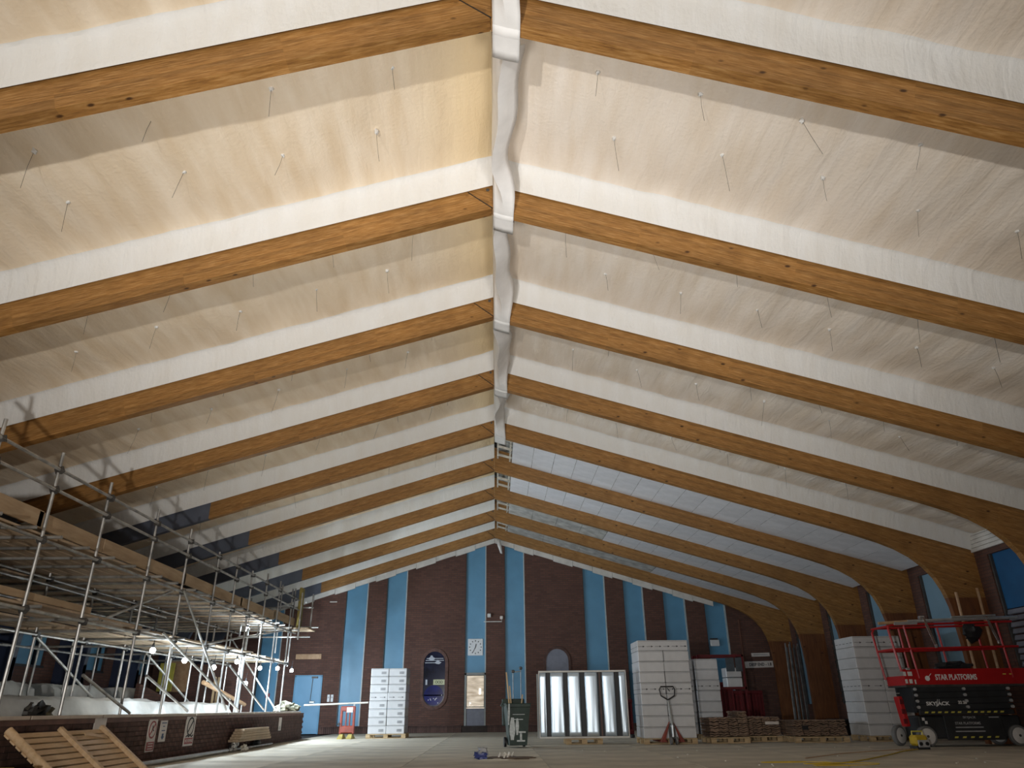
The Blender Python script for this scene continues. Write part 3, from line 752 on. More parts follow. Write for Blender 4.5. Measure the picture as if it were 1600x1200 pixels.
# ------------------------------------------------------------------ scaffold
sc = thing('scaffold', 'tube and board scaffold over the gallery, two decks high', 'scaffold', (0, 0, 0))
SY = [7.6, 9.29, 10.72, 12.33, 14.22, 15.93, 17.72, 19.12, 20.35, 21.7, 23.1, 24.65]
def tube(name, p, q, mat='steel', r=.0255): return MB().tube([p, q], r, 8).build(name, mat, sc, True)
for k, y in enumerate(SY):
    dx = random.uniform(-.02, .02)
    tube('standard', (-6.72+dx, y, .84), (-6.72+dx, y, 4.55 if k not in (6, 8) else 4.40))
    tube('standard', (-8.55+dx, y, .78), (-8.55+dx, y, 3.4+.15*(k % 3)))
    tube('standard', (-10.5+dx, y, .78), (-10.5+dx, y, 3.2))
for x, z, y0, y1 in ((-6.67, 3.20, 7, 25.3), (-6.67, 4.27, 7, 25.4), (-6.67, 3.96, 7, 25.4), (-8.50, 3.20, 7, 25.3), (-10.45, 3.2, 7, 25), (-8.50, 2.72, 7, 17.5), (-6.67, 2.22, 7, 24.8),
                     (-8.50, 2.2, 7, 24.6), (-10.45, 2.2, 7, 24), (-8.5, 3.08, 7, 19.5)):
    ys = [y0, (y0+y1)/2+random.uniform(-1, 1), y1]
    tube('ledger', (x, ys[0], z), (x, ys[1]+.1, z)); tube('ledger', (x+.003, ys[1]-.1, z+.012), (x, ys[2], z))
for k, y in enumerate(SY):
    for dy in (.07, .85):
        if y+dy > 25.2: continue
        tube('transom', (-6.45, y+dy, 3.255), (-11.0, y+dy, 3.255))
    if y < 24: tube('transom', (-6.5, y+.07, 2.265), (-9.0 if k % 2 else -10.8, y+.07, 2.265))
bd_m = MB().box((0, 0, 0), (.222, 3.86, .038), bev=.005).mesh('board', 'plank')
for k in range(5):
    for j in range(16):
        if (k, j) in ((1, 9), (3, 12), (0, 13)): continue
        link('board', bd_m, sc, (-6.88-j*.245, 7.6+1.75+k*3.55+random.uniform(-.1, .1), 3.302+(.036 if k % 2 else 0)), (0, 0, random.uniform(-.004, .004)))
for k in range(5):
    for j in range(9):
        if (k+j) % 7 == 5: continue
        link('board', bd_m, sc, (-6.88-j*.245, 7.4+1.75+k*3.5+random.uniform(-.1, .1), 2.312+(.036 if k % 2 else 0)), (0, 0, random.uniform(-.006, .006)))
for a, b, z, dz in ((7.2, 10.7, 3.5, -.004), (10.6, 12.5, 3.485, .004), (12.55, 16.1, 3.49, 0), (16.0, 19.9, 3.50, .006), (19.8, 23.0, 3.51, 0), (22.9, 25.3, 3.56, .0)):
    MB().bar((-6.765, a, z+dz), (-6.765, b, z-dz), .036, .235).build('toe_board', 'toe', sc)
MB().bar((-6.77, 7.3, 2.43), (-6.77, 12.6, 2.42), .036, .10).build('toe_board', 'toe', sc)
for p, q in (((-6.62, 15.8, 3.22), (-6.6, 19.4, .9)), ((-6.6, 12.5, 1.42), (-6.6, 14.35, .86)), ((-6.62, 14.8, 1.5), (-6.62, 17.05, .88)), ((-6.62, 15.2, 2.3), (-6.62, 20.4, .88)),
             ((-6.8, 13.1, 2.33), (-6.8, 15.7, 3.2)), ((-8.6, 17.5, .9), (-8.6, 14.3, 2.2)), ((-8.62, 22.8, .9), (-8.62, 19.0, 2.2)), ((-6.75, 17.8, 2.3), (-6.75, 24.2, 3.2)), ((-6.62, 22.6, .9), (-6.62, 19.3, 1.9)), ((-6.85, 24.6, .9), (-8.6, 24.6, 3.1))):
    tube('brace', p, q)
for p, q in (((-6.55, 25.2, 3.0), (-6.55, 25.2, 4.5)), ((-6.35, 25.9, 3.35), (-6.35, 25.9, 4.55)), ((-6.9, 25.6, 2.2), (-6.9, 25.6, 4.7)), ((-7.3, 25.4, 2.6), (-7.3, 25.4, 4.8)), ((-6.0, 25.6, 3.42), (-8.3, 25.6, 3.42)), ((-6.2, 25.4, 3.1), (-8.6, 25.4, 3.1)), ((-6.3, 25.9, 4.1), (-8.4, 25.9, 4.1)), ((-8.4, 25.7, .8), (-8.4, 25.7, 4.4))):
    tube('end_tube', p, q)
MB().box((-6.75, 25.75, 3.36), (1.0, 1.0, .04)).build('board', 'plank', sc)
MB().box((-6.66, 25.55, 4.05), (.10, .36, 1.3), bev=.02).build('gate_panel', 'yellow_feet', sc)
cpl = MB()
for k, y in enumerate(SY):
    for z in (4.27, 3.96, 3.2, 2.22): cpl.box((-6.695, y, z), (.10, .09, .09), Matrix.Rotation(k*.4, 3, 'X'))
    for z in (3.2, 2.2): cpl.box((-8.525, y, z), (.10, .09, .09), Matrix.Rotation(k*.4, 3, 'X'))
o = cpl.build('couplers', 'steel_dark', sc); o['kind'] = 'stuff'

# ------------------------------------------------------------------ festoon lamps
WH = ['nearest', 'second nearest', 'third', 'fourth', 'fifth', 'sixth', 'farthest']
for k, (x, y, z, p) in enumerate(LAMPS):
    if k < 7: lab = 'bright white festoon bulb under the lower scaffold deck, %s in the row' % WH[k]
    elif k == 7: lab = 'bright white bulb hanging lowest, above the stair handrail'
    else: lab = 'bright white lamp on a pole, higher than the row of bulbs'
    t = thing('work_lamp', lab, 'lamp', (x, y, z), group='festoon work lamps')
    MB().lathe([(.02, .055), (.045, .04), (.062, 0), (.045, -.045), (.015, -.06)], n=10).build('bulb', 'bulb', t, True)
    MB().lathe([(.03, .06), (.034, .10), (.012, .15)], n=8).build('lamp_holder', 'black', t)
    MB().tube([(0, 0, .14), (.01, 0, .3)], .008, 5).build('cable', 'black', t)
    ld = bpy.data.lights.new('lamp_light', 'SPOT'); ld.energy = p*LAMP_GAIN; ld.color = (.74, .88, 1); ld.shadow_soft_size = .06; ld.spot_size = math.radians(178); ld.spot_blend = .2
    lo = bpy.data.objects.new('lamp_light', ld); COL.objects.link(lo); lo.location = (x+.02, y, z-.10); lo.rotation_euler = Vector((.75, .45, -.42)).to_track_quat('-Z', 'Y').to_euler()
ps = thing('lamp_post', 'pale tall post carrying the upper work lamp on a square bracket', 'post', (-7.0, 21.4, 0))
MB().tube([(0, 0, .8), (0, .05, 3.0)], .04, 8).build('pole', 'alu', ps, True)
fr = MB()
for a, b in (((-.2, 0, 2.78), (.3, 0, 2.78)), ((-.2, 0, 2.78), (-.2, 0, 3.1)), ((.3, 0, 2.78), (.3, 0, 3.1)), ((-.2, 0, 3.1), (.3, 0, 3.1))): fr.tube([a, b], .02, 6)
fr.build('bracket', 'alu', ps)

# ------------------------------------------------------------------ gallery contents
def cover(name, x0, x1, y0, y1, ztop_, zb, seed, label):
    nx, ny = 14, 40; P = []; m = MB()
    for a in range(nx+1):
        u = a/nx
        for b in range(ny+1):
            v = b/ny; x = x0+(x1-x0)*u; y = y0+(y1-y0)*v
            e = min(1, u/.12, (1-u)/.06 if u < 1 else 0, v/.03, (1-v)/.03); e = max(0, e)
            z = zb+(ztop_-zb)*(1-(1-e)**2)+.05*noise.noise(Vector((x*2.3, y*1.5, seed)))*e+.03*noise.noise(Vector((x*6, y*5, seed)))*e
            P.append((x+.04*noise.noise(Vector((y*2, z*5, seed))), y, z))
    m.v = P
    for a in range(nx):
        for b in range(ny): m.f.append((a*(ny+1)+b, a*(ny+1)+b+1, (a+1)*(ny+1)+b+1, (a+1)*(ny+1)+b)); m.m.append(0)
    return tag(m.build(name, 'sheet', None, True), label, 'dust sheet')
cover('dust_sheet', -7.9, -10.3, 7.5, 19.2, 1.15, .775, 1, 'white dust sheet over the lower gallery seats, nearer the camera')
cover('dust_sheet', -8.0, -10.2, 19.25, 24.2, 1.09, .775, 2, 'white dust sheet over the lower gallery seats, at the lit far end')
for k in range(3, 6):
    cover('dust_sheet', -10.4, -12.25, YB[k]+.3, YB[k]+2.85, 1.50, .775, 5+k, 'white dust sheet on the upper seat row, by the %s blue wall window' % ORD[k])
for k, (x, y, s) in enumerate(((-7.4, 12.95, .12), (-7.5, 13.35, .09), (-7.35, 12.6, .11))):
    tag(MB().blob((x, y, .80+s*.7), (s, s*1.2, s), k+5, .5, zmin=.785).build('rubble_bag', ['black_body', 'canvas', 'steel_dark'][k], None, True),
        ['small black lump on the gallery edge, middle of three', 'olive lump of debris on the gallery edge beside the white sheet', 'small dark grey lump on the gallery edge, nearest the camera'][k], 'debris')
st = sempty('wall_stair', 'dark brick stair parapet at the far end of the gallery')
MB().prism([(22.6, .78), (26.0, .78), (26.0, 1.0), (22.6, 1.62)], -10.36, -10.25, 'yz').build('parapet', 'brick_side', st)
MB().box((-10.4, 27.8, 1.2), (3.6, .2, 2.4)).build('pier', 'brick_back', st)
hr = thing('handrail', 'thick round brown handrail sloping down the brick stair wall', 'handrail', (0, 0, 0))
MB().tube([(-8.3, 22.2, 1.62), (-8.3, 26.1, 1.06)], .06, 10).build('rail', 'rail_wood', hr, True)
for y, z in ((24.6, 1.24), (25.8, 1.08)): MB().tube([(-8.3, y, z), (-8.3, y, .77)], .025, 6).build('rail_post', 'steel', hr)
tag(MB().box((-11.2, 27.6, 2.0), (.7, .08, 1.0)).build('wood_panel', 'rail_wood'), 'brown wooden panel behind the stair lamps', 'panel')
for k, y in enumerate((0, .35)): tag(MB().box((-9.45, 26.3+y, 1.45), (.06, .06, .95)).build('timber_batten', 'timber'), 'yellow upright batten behind the handrail, %s of two' % ('left' if k == 0 else 'right'), 'batten')
tag(MB().box((-11.3, 26.75, 1.95), (.5, .06, .9), bev=.01).build('yellow_board', 'yellow_mark'), 'yellow board standing by the gallery columns', 'board')
# cloth heap on the end of the low wall
cl = thing('cloth_heap', 'crumpled khaki cloth heap on the end of the low brick wall', 'cloth', (-6.75, 25.6, .80))
for k, (dx, dy, s) in enumerate(((0, 0, .16), (.12, .35, .12), (-.1, -.4, .12), (.1, .65, .08))):
    MB().blob((dx, dy, s*.75+.04), (s*1.6, s*2, s), k+20, .55, (12, 8), zmin=.042).build('cloth_fold', 'canvas', cl, True)
tag(MB().tube([(-6.4, 26.35, 1.02), (-5.5, 26.75, 1.05), (-4.4, 27.1, 1.09)], .028, 8).build('pole', 'scrap', None, True), 'thin pale pole bridging the low wall and the red barrier', 'pole')

# ------------------------------------------------------------------ notices on the low wall
def notice(y, z0, z1, w, label, kind):
    t = thing('notice', label, 'sign', (WX, y, (z0+z1)/2)); h = z1-z0
    MB().box((.012, 0, 0), (.012, w, h)).build('board', 'sign_white', t)
    def rg(cz, r, mat):
        m = MB(); n = 24; vs = []
        for rr in (r, r*.82):
            for xx in (.019, .024):
                for k in range(n): a = 2*PI*k/n; vs.append((xx, rr*math.cos(a), cz+rr*math.sin(a)))
        fs = []
        for k in range(n):
            j = (k+1) % n; o1, o2, i1, i2 = 0, n, 2*n, 3*n
            fs += [(o2+k, o2+j, i2+j, i2+k), (o1+k, o1+j, o2+j, o2+k)]
        m.add(vs, fs); m.bar((.021, r*.62, cz+r*.62), (.021, -r*.62, cz-r*.62), .006, r*.17, up=(0, 1, 0)); m.build('prohibition_ring', mat, t)
    if kind == 'a':
        rg(h*.18, w*.42, 'sign_red')
        f = MB().blob((.021, .0, h*.28), (.004, .02, .02), 1, 0, (8, 5)).bar((.021, .0, h*.25), (.021, -.02, h*.10), .004, .03, up=(0, 1, 0)).bar((.021, -.01, h*.2), (.021, .06, h*.14), .004, .02, up=(0, 1, 0))
        f.build('diver', 'print', t)
        MB().box((.02, 0, -h*.33), (.006, w*.86, h*.27)).build('red_block', 'sign_red', t)
        for k in range(3): MB().box((.024, 0, -h*.25-k*h*.08), (.004, w*.55, h*.028)).build('lettering', 'sign_white', t)
    if kind == 'b':
        for k, (zz, ww) in enumerate(((.38, .7), (.22, .25), (.02, .5))): MB().box((.02, 0, h*zz), (.004, w*ww, h*.045)).build('lettering', 'sign_blue', t)
        MB().bar((.02, 0, -h*.12), (.02, 0, -h*.28), .004, w*.25, up=(0, 1, 0)).add([(.022, w*.26, -h*.26), (.022, -w*.26, -h*.26), (.022, 0, -h*.42)], [(0, 1, 2)]).build('arrow', 'sign_blue', t)
    if kind == 'c':
        rg(h*.16, w*.36, 'print')
        MB().box((.02, 0, -h*.33), (.006, w*.86, h*.2)).build('red_block', 'sign_red', t)
        text('lettering', 'NO DIVING', .085, 'sign_white', t, (.025, 0, -h*.33), (PI/2, 0, PI/2), .9)
        wv = MB()
        for k in range(5): wv.bar((.021, -w*.36+k*w*.15, -h*.19+(.03 if k % 2 else 0)), (.021, -w*.21+k*w*.15, -h*.19+(0 if k % 2 else .03)), .004, .025, up=(0, 1, 0))
        wv.build('wave_mark', 'print', t)
    if kind == 'd': MB().box((.02, 0, -h*.15), (.004, w*.7, h*.14)).build('lettering', 'label_grey', t)
    if kind == 'e': MB().box((.02, 0, -h*.3), (.004, w*.4, h*.3)).build('lettering', 'label_grey', t)
    return t
notice(15.04, .2, .745, .36, 'notice with a red prohibition ring over a red text block', 'a')
notice(15.53, .35, .72, .30, 'small white notice with a dark blue downward arrow', 'b')
notice(16.87, .22, .775, .5, 'notice with a black prohibition ring, waves and red lettering strip', 'c')
notice(13.04, .45, .80, .38, 'plain pale notice behind the slatted wooden rack', 'd')
notice(23.78, .33, .68, .28, 'narrow upright pale notice near the far end of the low wall', 'e')

# ------------------------------------------------------------------ leaning slatted rack
rk = thing('slatted_rack', 'slatted pale wooden rack leaning on the low brick wall', 'rack', (-5.55, 11.72, 0))
T0, B0 = Vector((-.80, 0, .62)), Vector((0, 0, .02)); dv = (B0-T0); nrm = Vector((dv.z, 0, -dv.x)).normalized()
if nrm.z < 0: nrm = -nrm
for k in range(9):
    c = T0+dv*(.04+k*.115)
    MB().bar(c+Vector((0, -1.28, 0)), c+Vector((0, 1.24, 0)), .085, .022, up=nrm).build('slat', 'rack_wood', rk)
MB().bar(T0+dv*.1+nrm*.022+Vector((0, .55, 0)), T0+dv*.2+nrm*.022+Vector((0, 1.1, 0)), .07, .016, up=nrm).build('slat', 'rack_wood', rk)
for y in (-1.22, .0, 1.2):
    a = T0-dv*.03+nrm*.04+Vector((0, y, 0)); b = B0+nrm*.04+Vector((0, y, 0))
    if y < -1: MB().tube([a, b], .055, 10).build('batten', 'rack_wood', rk, True)
    else: MB().bar(a, b, .085, .055, up=nrm).build('batten', 'rack_wood', rk)
yb_ = thing('yellow_crate', 'yellow plastic crate cut off at the lower left corner', 'crate', (-5.8, 9.22, 0))
MB().box((0, 0, .15), (.42, .55, .26), bev=.03).build('tub', 'yellow', yb_); MB().box((0, 0, .29), (.46, .6, .03), bev=.01).build('lid', 'yellow', yb_)
# floor tubes and planks along the wall
tag(MB().tube([(-6.15, 13.9, .045), (-6.17, 18.6, .045)], .042, 10).build('scaffold_tube', 'alu', None, True), 'shiny scaffold tube lying along the foot of the low wall, nearer', 'tube')
t2 = thing('scaffold_tube', 'shorter duller scaffold tube lying beyond the bright one', 'tube', (-6.17, 0, 0))
MB().tube([(0, 18.7, .04), (0, 22.2, .04)], .032, 10).build('tube', 'steel', t2, True)
cpm = MB()
for k in range(6): cpm.box((.03+.03*(k % 2), 18.75+.06*k, .06+.05*(k % 3)), (.07, .06, .06), Matrix.Rotation(k, 3, 'X'))
cpm.build('couplers', 'steel', t2)
for k in range(5):
    o = MB().box((0, 0, 0), (.24, 2.6-.1*k, .055), bev=.006).build('timber_plank', 'plank')
    o.location = (-6.27+.012*k, 20.6-.03*k, .215+.058*k); o.rotation_euler = (0, 0, .01*(k-2))
    tag(o, 'timber plank in the stack by the low wall, %s' % ['lowest', 'second from bottom', 'middle', 'second from top', 'topmost'][k], 'plank', 'planks stacked by the low wall')
for k, (y, s) in enumerate(((19.5, .11), (21.4, .12))):
    tag(MB().blob((-6.335, y, s*.72), (.07, .22, s*.83), 31+k, .2, zmin=0.0).build('black_sack', 'black_body', None, True), 'black sack under the stacked planks, %s end' % ('near' if k == 0 else 'far'), 'sack')
tag(MB().blob((-6.0, 19.3, .07), (.06, .12, .07), 44, .6, zmin=0).build('plastic_scrap', 'scrap', None, True), 'crumpled pale plastic at the near end of the planks', 'debris')

# ------------------------------------------------------------------ pallets and cartons
def pallet(x, y, w, d, rz, label):
    t = thing('pallet', label, 'pallet', (x, y, 0), rz, 'wooden pallets')
    for k in range(3): MB().box((0, -d/2+.06+(d-.12)*k/2, .012), (w, .11, .022)).build('bottom_board', 'pallet_wood', t)
    for k in range(3):
        for j in range(3): MB().box((-w/2+.07+(w-.14)*j/2, -d/2+.06+(d-.12)*k/2, .065), (.14, .12, .083)).build('block', 'pallet_wood', t)
    for k in range(7): MB().box((0, -d/2+.055+(d-.11)*k/6, .124), (w, .10, .022)).build('deck_board', 'pallet_wood', t)
    return t
CM = {}
def carton_mesh(w, d, h):
    key = (round(w, 3), round(d, 3), round(h, 3))
    if key in CM: return CM[key]
    b = MB().box((0, 0, h/2), (w, d, h), bev=.012).mesh('carton', 'carton')
    tp = MB().box((0, -d/2-.0008, h*.985-.02), (w*.96, .002, .012)).mesh('packing_tape', 'carton_edge')
    lb = MB().box((w*.22, -d/2-.001, h*.42), (w*.30, .003, h*.34)).mesh('carton_label', 'label_grey')
    ln = MB()
    for k in range(4): ln.box((w*.22, -d/2-.003, h*(.30+.08*k)), (w*.24*(1-.15*(k % 2)), .003, h*.025))
    ln = ln.mesh('label_text', 'print')
    ar = MB()
    n = max(2, int(w/.22))
    for sd in (0, 1):
        for k in range(n):
            c = -w/2+w*(k+.5)/n
            if sd == 0:
                ar.box((c-.02, -d/2-.001, h*.40), (w/n*.62, .003, .009)); ar.add([(c+.03, -d/2-.003, h*.40+.022), (c+.03, -d/2-.003, h*.40-.022), (c+.085, -d/2-.003, h*.40)], [(0, 1, 2)])
    for k in range(5):
        c = -d/2+d*(k+.5)/5; ar.box((-w/2-.001, c, h*.40), (.003, d/5*.6, .012))
    ar = ar.mesh('arrow_print', 'print')
    CM[key] = (b, tp, lb, ln, ar); return CM[key]
def carton(x, y, z, w, d, h, rz, label, group, arrow=False, lab=True):
    ms = carton_mesh(w, d, h)
    t = thing('carton', label, 'box', (x, y, z), rz, group)
    link('body', ms[0], t); link('packing_tape', ms[1], t)
    if arrow: link('arrow_print', ms[4], t)
    elif lab:
        l = link('carton_label', ms[2], t); link('label_text', ms[3], l)
    return t
LAY = ['bottom', 'second', 'third', 'fourth', 'fifth', 'sixth', 'seventh', 'eighth', 'ninth', 'tenth']
def stack(cx, yf, w, d, z0, h, rows, rz, where, group, wide=(), arrows=(), labels=False, cols=2, jit=.012, gap=.012):
    R = Matrix.Rotation(rz, 3, 'Z')
    for r in range(rows):
        lname = 'top' if r == rows-1 else LAY[r]
        if r in wide:
            p = R @ Vector((0, d/2, 0)); carton(cx+p.x, yf+p.y, z0+r*h, w, d, h-.006, rz, 'full-width white carton, %s layer of %s' % (lname, where), group, r in arrows, labels); continue
        cw = (w-gap)/cols
        for c in range(cols):
            p = R @ Vector((-w/2+cw/2+c*(cw+gap)+random.uniform(-jit, jit)*.4, d/2+random.uniform(-jit, jit), 0))
            carton(cx+p.x, yf+p.y, z0+r*h, cw, d, h-.006, rz+random.uniform(-.006, .006), 'white carton, %s layer, %s column of %s' % (lname, ('left', 'right')[c], where), group, r in arrows, labels)
pallet(-3.62, 26.75, 1.30, 1.05, 0, 'pallet under the small carton stack by the red barrier')
stack(-3.62, 26.25, 1.20, 1.0, .137, .251, 8, 0, 'the stack left of the oval window', 'cartons by the oval window', arrows=(4,), labels=True)
pallet(4.43, 20.75, 1.36, 1.12, 0, 'pallet under the tall carton stack behind the pallet truck')
stack(4.43, 20.2, 1.34, 1.08, .137, .2615, 9, -.01, 'the tall stack behind the pallet truck', 'cartons behind the pallet truck', wide=(8,), arrows=(8, 4))
pallet(5.9, 23.4, 1.5, 1.1, 0, 'pallet hidden behind the tall carton stack')
stack(5.88, 22.85, 1.46, 1.05, .137, .2895, 7, 0, 'the middle stack behind the clay tiles', 'cartons in the middle stack', arrows=(4,), gap=.06)
pallet(10.2, 20.75, 1.30, 1.12, 0, 'pallet under the wrapped carton stack beside the scissor lift')
stack(10.2, 20.2, 1.28, 1.10, .137, .268, 9, 0, 'the stack beside the scissor lift', 'cartons beside the scissor lift', arrows=(8, 4))
# cartons and red racking far behind
for k, (x, z) in enumerate(((7.75, 1.42), (7.75, 1.72))):
    carton(x, 25.3, z, .5, .5, .28, 0, 'grey-white carton on the red racking, %s' % ('lower' if k == 0 else 'upper'), 'cartons on red racking', lab=False)
rr = thing('red_racking', 'dark red steel racking behind the middle carton stack', 'rack', (7.35, 25.3, 0))
for x in (-.75, .72):
    for y in (-.3, .3): MB().box((x, y, 1.2), (.05, .05, 2.4)).build('post', 'red_dark', rr)
for z in (2.37, 1.39):
    for y in (-.3, .3): MB().box((0, y, z), (1.5, .05, .07)).build('rail', 'red_dark', rr)
MB().box((.0, 0, 1.40), (1.42, .62, .02)).build('shelf', 'steel_dark', rr)
for xx in (.30, .62): MB().box((xx, -.28, 2.10), (.27, .02, .42)).build('mesh_panel', 'mesh_grey', rr)
def red_barrier(x, y, w, h, label, rz=0):
    t = thing('red_barrier', label, 'barrier', (x, y, 0), rz)
    MB().box((0, 0, h-.06), (w, .09, .12), bev=.02).build('top_rail', 'red_dark', t); MB().box((0, 0, .16), (w, .09, .14), bev=.02).build('bottom_rail', 'red_dark', t)
    n = max(3, int(w/.11))
    for k in range(n): MB().box((-w/2+.04+(w-.08)*k/(n-1), 0, h/2+.02), (.06, .05, h-.2)).build('slat', 'red_dark', t)
    MB().box((0, .03, h/2), (w*.96, .02, h-.2)).build('backing', 'red_dark', t)
    for s in (-1, 1): MB().box((s*w*.35, 0, .05), (.12, .45, .1), bev=.02).build('foot', 'black', t)
    return t
red_barrier(8.75, 27.6, 1.45, 1.36, 'wide dark red barrier against the gable, right of the cartons')
red_barrier(7.85, 26.9, .75, 1.62, 'taller dark red barrier with two pale reflectors beside it')
for k in (0, 1): MB().box((.1+k*.25, -.055, 1.52), (.12, .012, .035)).build('reflector', 'hub_white', bpy.data.objects['red_barrier.001'])
red_barrier(4.0, 24.6, .55, 1.1, 'narrow dark red barrier peeping between the striped panel and tall cartons')
tag(MB().box((4.0, 24.5, 1.02), (.14, .06, .1)).build('barrier_label', 'sign_white', bpy.data.objects['red_barrier.002']), '', '') if False else None

# clay tile piles
def tile_pile(x, y, cols, rows, w, d, h, label, rz=0, extra=0):
    t = thing('tile_pile', label, 'tile pile', (x, y, .146), rz)
    tm = MB(); seg = 8; cw = w/cols
    # wavy thin slab
    vs = []; n = 9
    for e, yy in enumerate((-d/2, d/2)):
        for k in range(n):
            xx = -cw*.485+cw*.97*k/(n-1); zz = .012*math.sin(k/(n-1)*PI*3)
            vs += [(xx, yy, zz), (xx, yy, zz+h/rows*.72)]
    fs = []
    for k in range(n-1):
        a = 2*k; b = 2*n+2*k
        fs += [(a, a+2, a+3, a+1), (b, b+1, b+3, b+2), (a, b, b+2, a+2), (a+1, a+3, b+3, b+1)]
    fs += [(0, 1, 2*n+1, 2*n), (2*n-2, 4*n-2, 4*n-1, 2*n-1)]
    me = tm.add(vs, fs).mesh('clay_tile', 'tile_brown')
    for c in range(cols):
        rr_ = rows+(extra if c == cols-1 else 0)
        for r in range(rr_):
            link('clay_tile', me, t, (-w/2+cw*(c+.5), random.uniform(-.025, .025), .014+r*h/rows), (random.uniform(-.02, .02), random.uniform(-.03, .03), random.uniform(-.03, .03)))
    return t
pallet(5.98, 20.75, 1.0, .95, .0, 'dark pallet under the taller clay tile pile')
tile_pile(5.98, 20.75, 4, 9, 1.0, .88, .44, 'tall pile of brown clay tiles right of the pallet truck', 0, 3)
pallet(7.05, 21.35, .98, .95, 0, 'pallet under the clay tile pile with a white label')
tp2 = tile_pile(7.05, 21.35, 4, 9, .96, .88, .44, 'middle pile of brown clay tiles with a white label', 0, 0)
MB().box((.25, -.49, .3), (.36, .012, .07)).build('paper_label', 'sign_white', tp2)
pallet(8.26, 20.6, 1.38, 1.1, 0, 'clean pallet under the right-hand clay tile pile')
tp3 = tile_pile(8.26, 20.6, 6, 8, 1.34, 1.0, .36, 'right-hand low pile of brown clay tiles on a clean pallet', 0, 0)
MB().box((-.40, -.53, .20), (.15, .012, .10)).build('dark_label', 'black', tp3)

# ------------------------------------------------------------------ striped reflective panel
pallet(2.28, 21.0, .95, .8, 0, 'small pallet under the striped panel')
pn = thing('striped_panel', 'white framed panel with upright silvery strips standing on a small pallet', 'panel', (2.31, 20.78, .137), -.06)
PW, PH, PD = 2.34, 1.64, .2
for z in (.022, PH-.022): MB().box((0, 0, z), (PW, PD*.6, .044), bev=.006).build('frame_rail', 'white_paint', pn)
for x in (-PW/2+.012, PW/2-.012): MB().box((x, 0, PH/2), (.026, PD*.6, PH), bev=.005).build('frame_stile', 'white_paint', pn)
MB().box((0, .1, PH/2), (PW-.05, .02, PH-.06)).build('back_board', 'black', pn)
MB().box((-PW/2-.035, .04, PH/2-.03), (.04, .16, PH-.1)).build('side_panel', 'grey_frame', pn)
for k, (a, b) in enumerate(((.014, .083), (.135, .282), (.335, .468), (.528, .668), (.728, .862), (.918, .984))):
    x0 = -PW/2+a*PW; w = (b-a)*PW; m = MB(); nx, nz = 10, 14; P = []
    for i in range(nx+1):
        for j in range(nz+1):
            u, v = i/nx, j/nz
            sx = 1+.05*math.sin(v*5+k)*(1-v)
            P.append((x0+w*(.5+(u-.5)*sx), -.055-.010*math.sin(PI*u)-.004*math.sin(u*13+k)*(1-v)**1.5-.003*math.sin(u*5+v*3+k), .05+v*(PH-.1)))
    m.v = P
    for i in range(nx):
        for j in range(nz): m.f.append((i*(nz+1)+j, (i+1)*(nz+1)+j, (i+1)*(nz+1)+j+1, i*(nz+1)+j+1)); m.m.append(0)
    o = m.build('reflective_strip', 'silver', pn, True)
    sm = o.modifiers.new('thickness', 'SOLIDIFY'); sm.thickness = .004
for x in (.2*PW,): MB().box((x, .06, PH/2), (.03, .04, PH-.1)).build('inner_batten', 'coping_brown', pn)

# ------------------------------------------------------------------ wheelie bin
bn = thing('wheelie_bin', 'dark green wheelie bin splashed with white paint, timber offcuts inside', 'bin', (.51, 19.55, 0), .12)
m = MB(); lv = ((.05, .21, .24), (.60, .255, .29), (.92, .29, .33), (.98, .31, .35)); P = []
for z, a, b in lv: P += [(-a, -b, z), (a, -b, z), (a, b, z), (-a, b, z)]
F = [(3, 2, 1, 0)]
for i in range(3):
    for k in range(4): F.append((i*4+k, i*4+(k+1) % 4, (i+1)*4+(k+1) % 4, (i+1)*4+k))
Pi = [(-.27, -.31, .98), (.27, -.31, .98), (.27, .31, .98), (-.27, .31, .98), (-.2, -.22, .2), (.2, -.22, .2), (.2, .22, .2), (-.2, .22, .2)]
o_ = len(P); P += Pi
for k in range(4): F += [(12+k, 12+(k+1) % 4, o_+(k+1) % 4, o_+k), (o_+k, o_+(k+1) % 4, o_+4+(k+1) % 4, o_+4+k)]
F.append((o_+4, o_+5, o_+6, o_+7)); m.add(P, F); m.build('body', 'bin_green', bn)
MB().box((0, -.325, .93), (.6, .05, .09), bev=.015).build('front_rim', 'bin_green', bn)
MB().box((-.03, .37, .78), (.58, .05, .62), Matrix.Rotation(-.12, 3, 'X'), bev=.02).build('lid', 'bin_green', bn)
MB().tube([(-.3, .30, 1.0), (-.34, .30, .93), (-.34, .2, .93)], .03, 8).build('handle', 'bin_green', bn)
for s in (-.27, .2): MB().lathe([(.03, -.03), (.11, -.03), (.115, 0), (.11, .03), (.03, .03)], (s, .18, .115), 14, 'x').build('wheel', 'black', bn, True)
sp = MB()
for cx, z0, z1, w in ((-.15, .17, .66, .14), (-.03, .28, .64, .08), (-.24, .5, .97, .05)):
    n = 9; L_ = []; R_ = []
    for k in range(n):
        v = k/(n-1); z = z1+(z0-z1)*v; yy = -(.24+.05*(z-.05)/.55*(1 if z < .6 else 1)) - .006-(.0 if z < .6 else .04*(z-.6)/.32)
        ww = w*(.5+.5*math.sin(PI*min(1, v*1.1)))*(1+.25*noise.noise(Vector((cx*9, z*9, 1))))
        L_.append((cx-ww/2, yy, z)); R_.append((cx+ww/2, yy, z))
    sp.add(L_+R_, [(k, k+1, n+k+1, n+k) for k in range(n-1)])
sp.build('paint_splash', 'paint_spill', bn).modifiers.new('thickness', 'SOLIDIFY').thickness = .005
sq = MB()
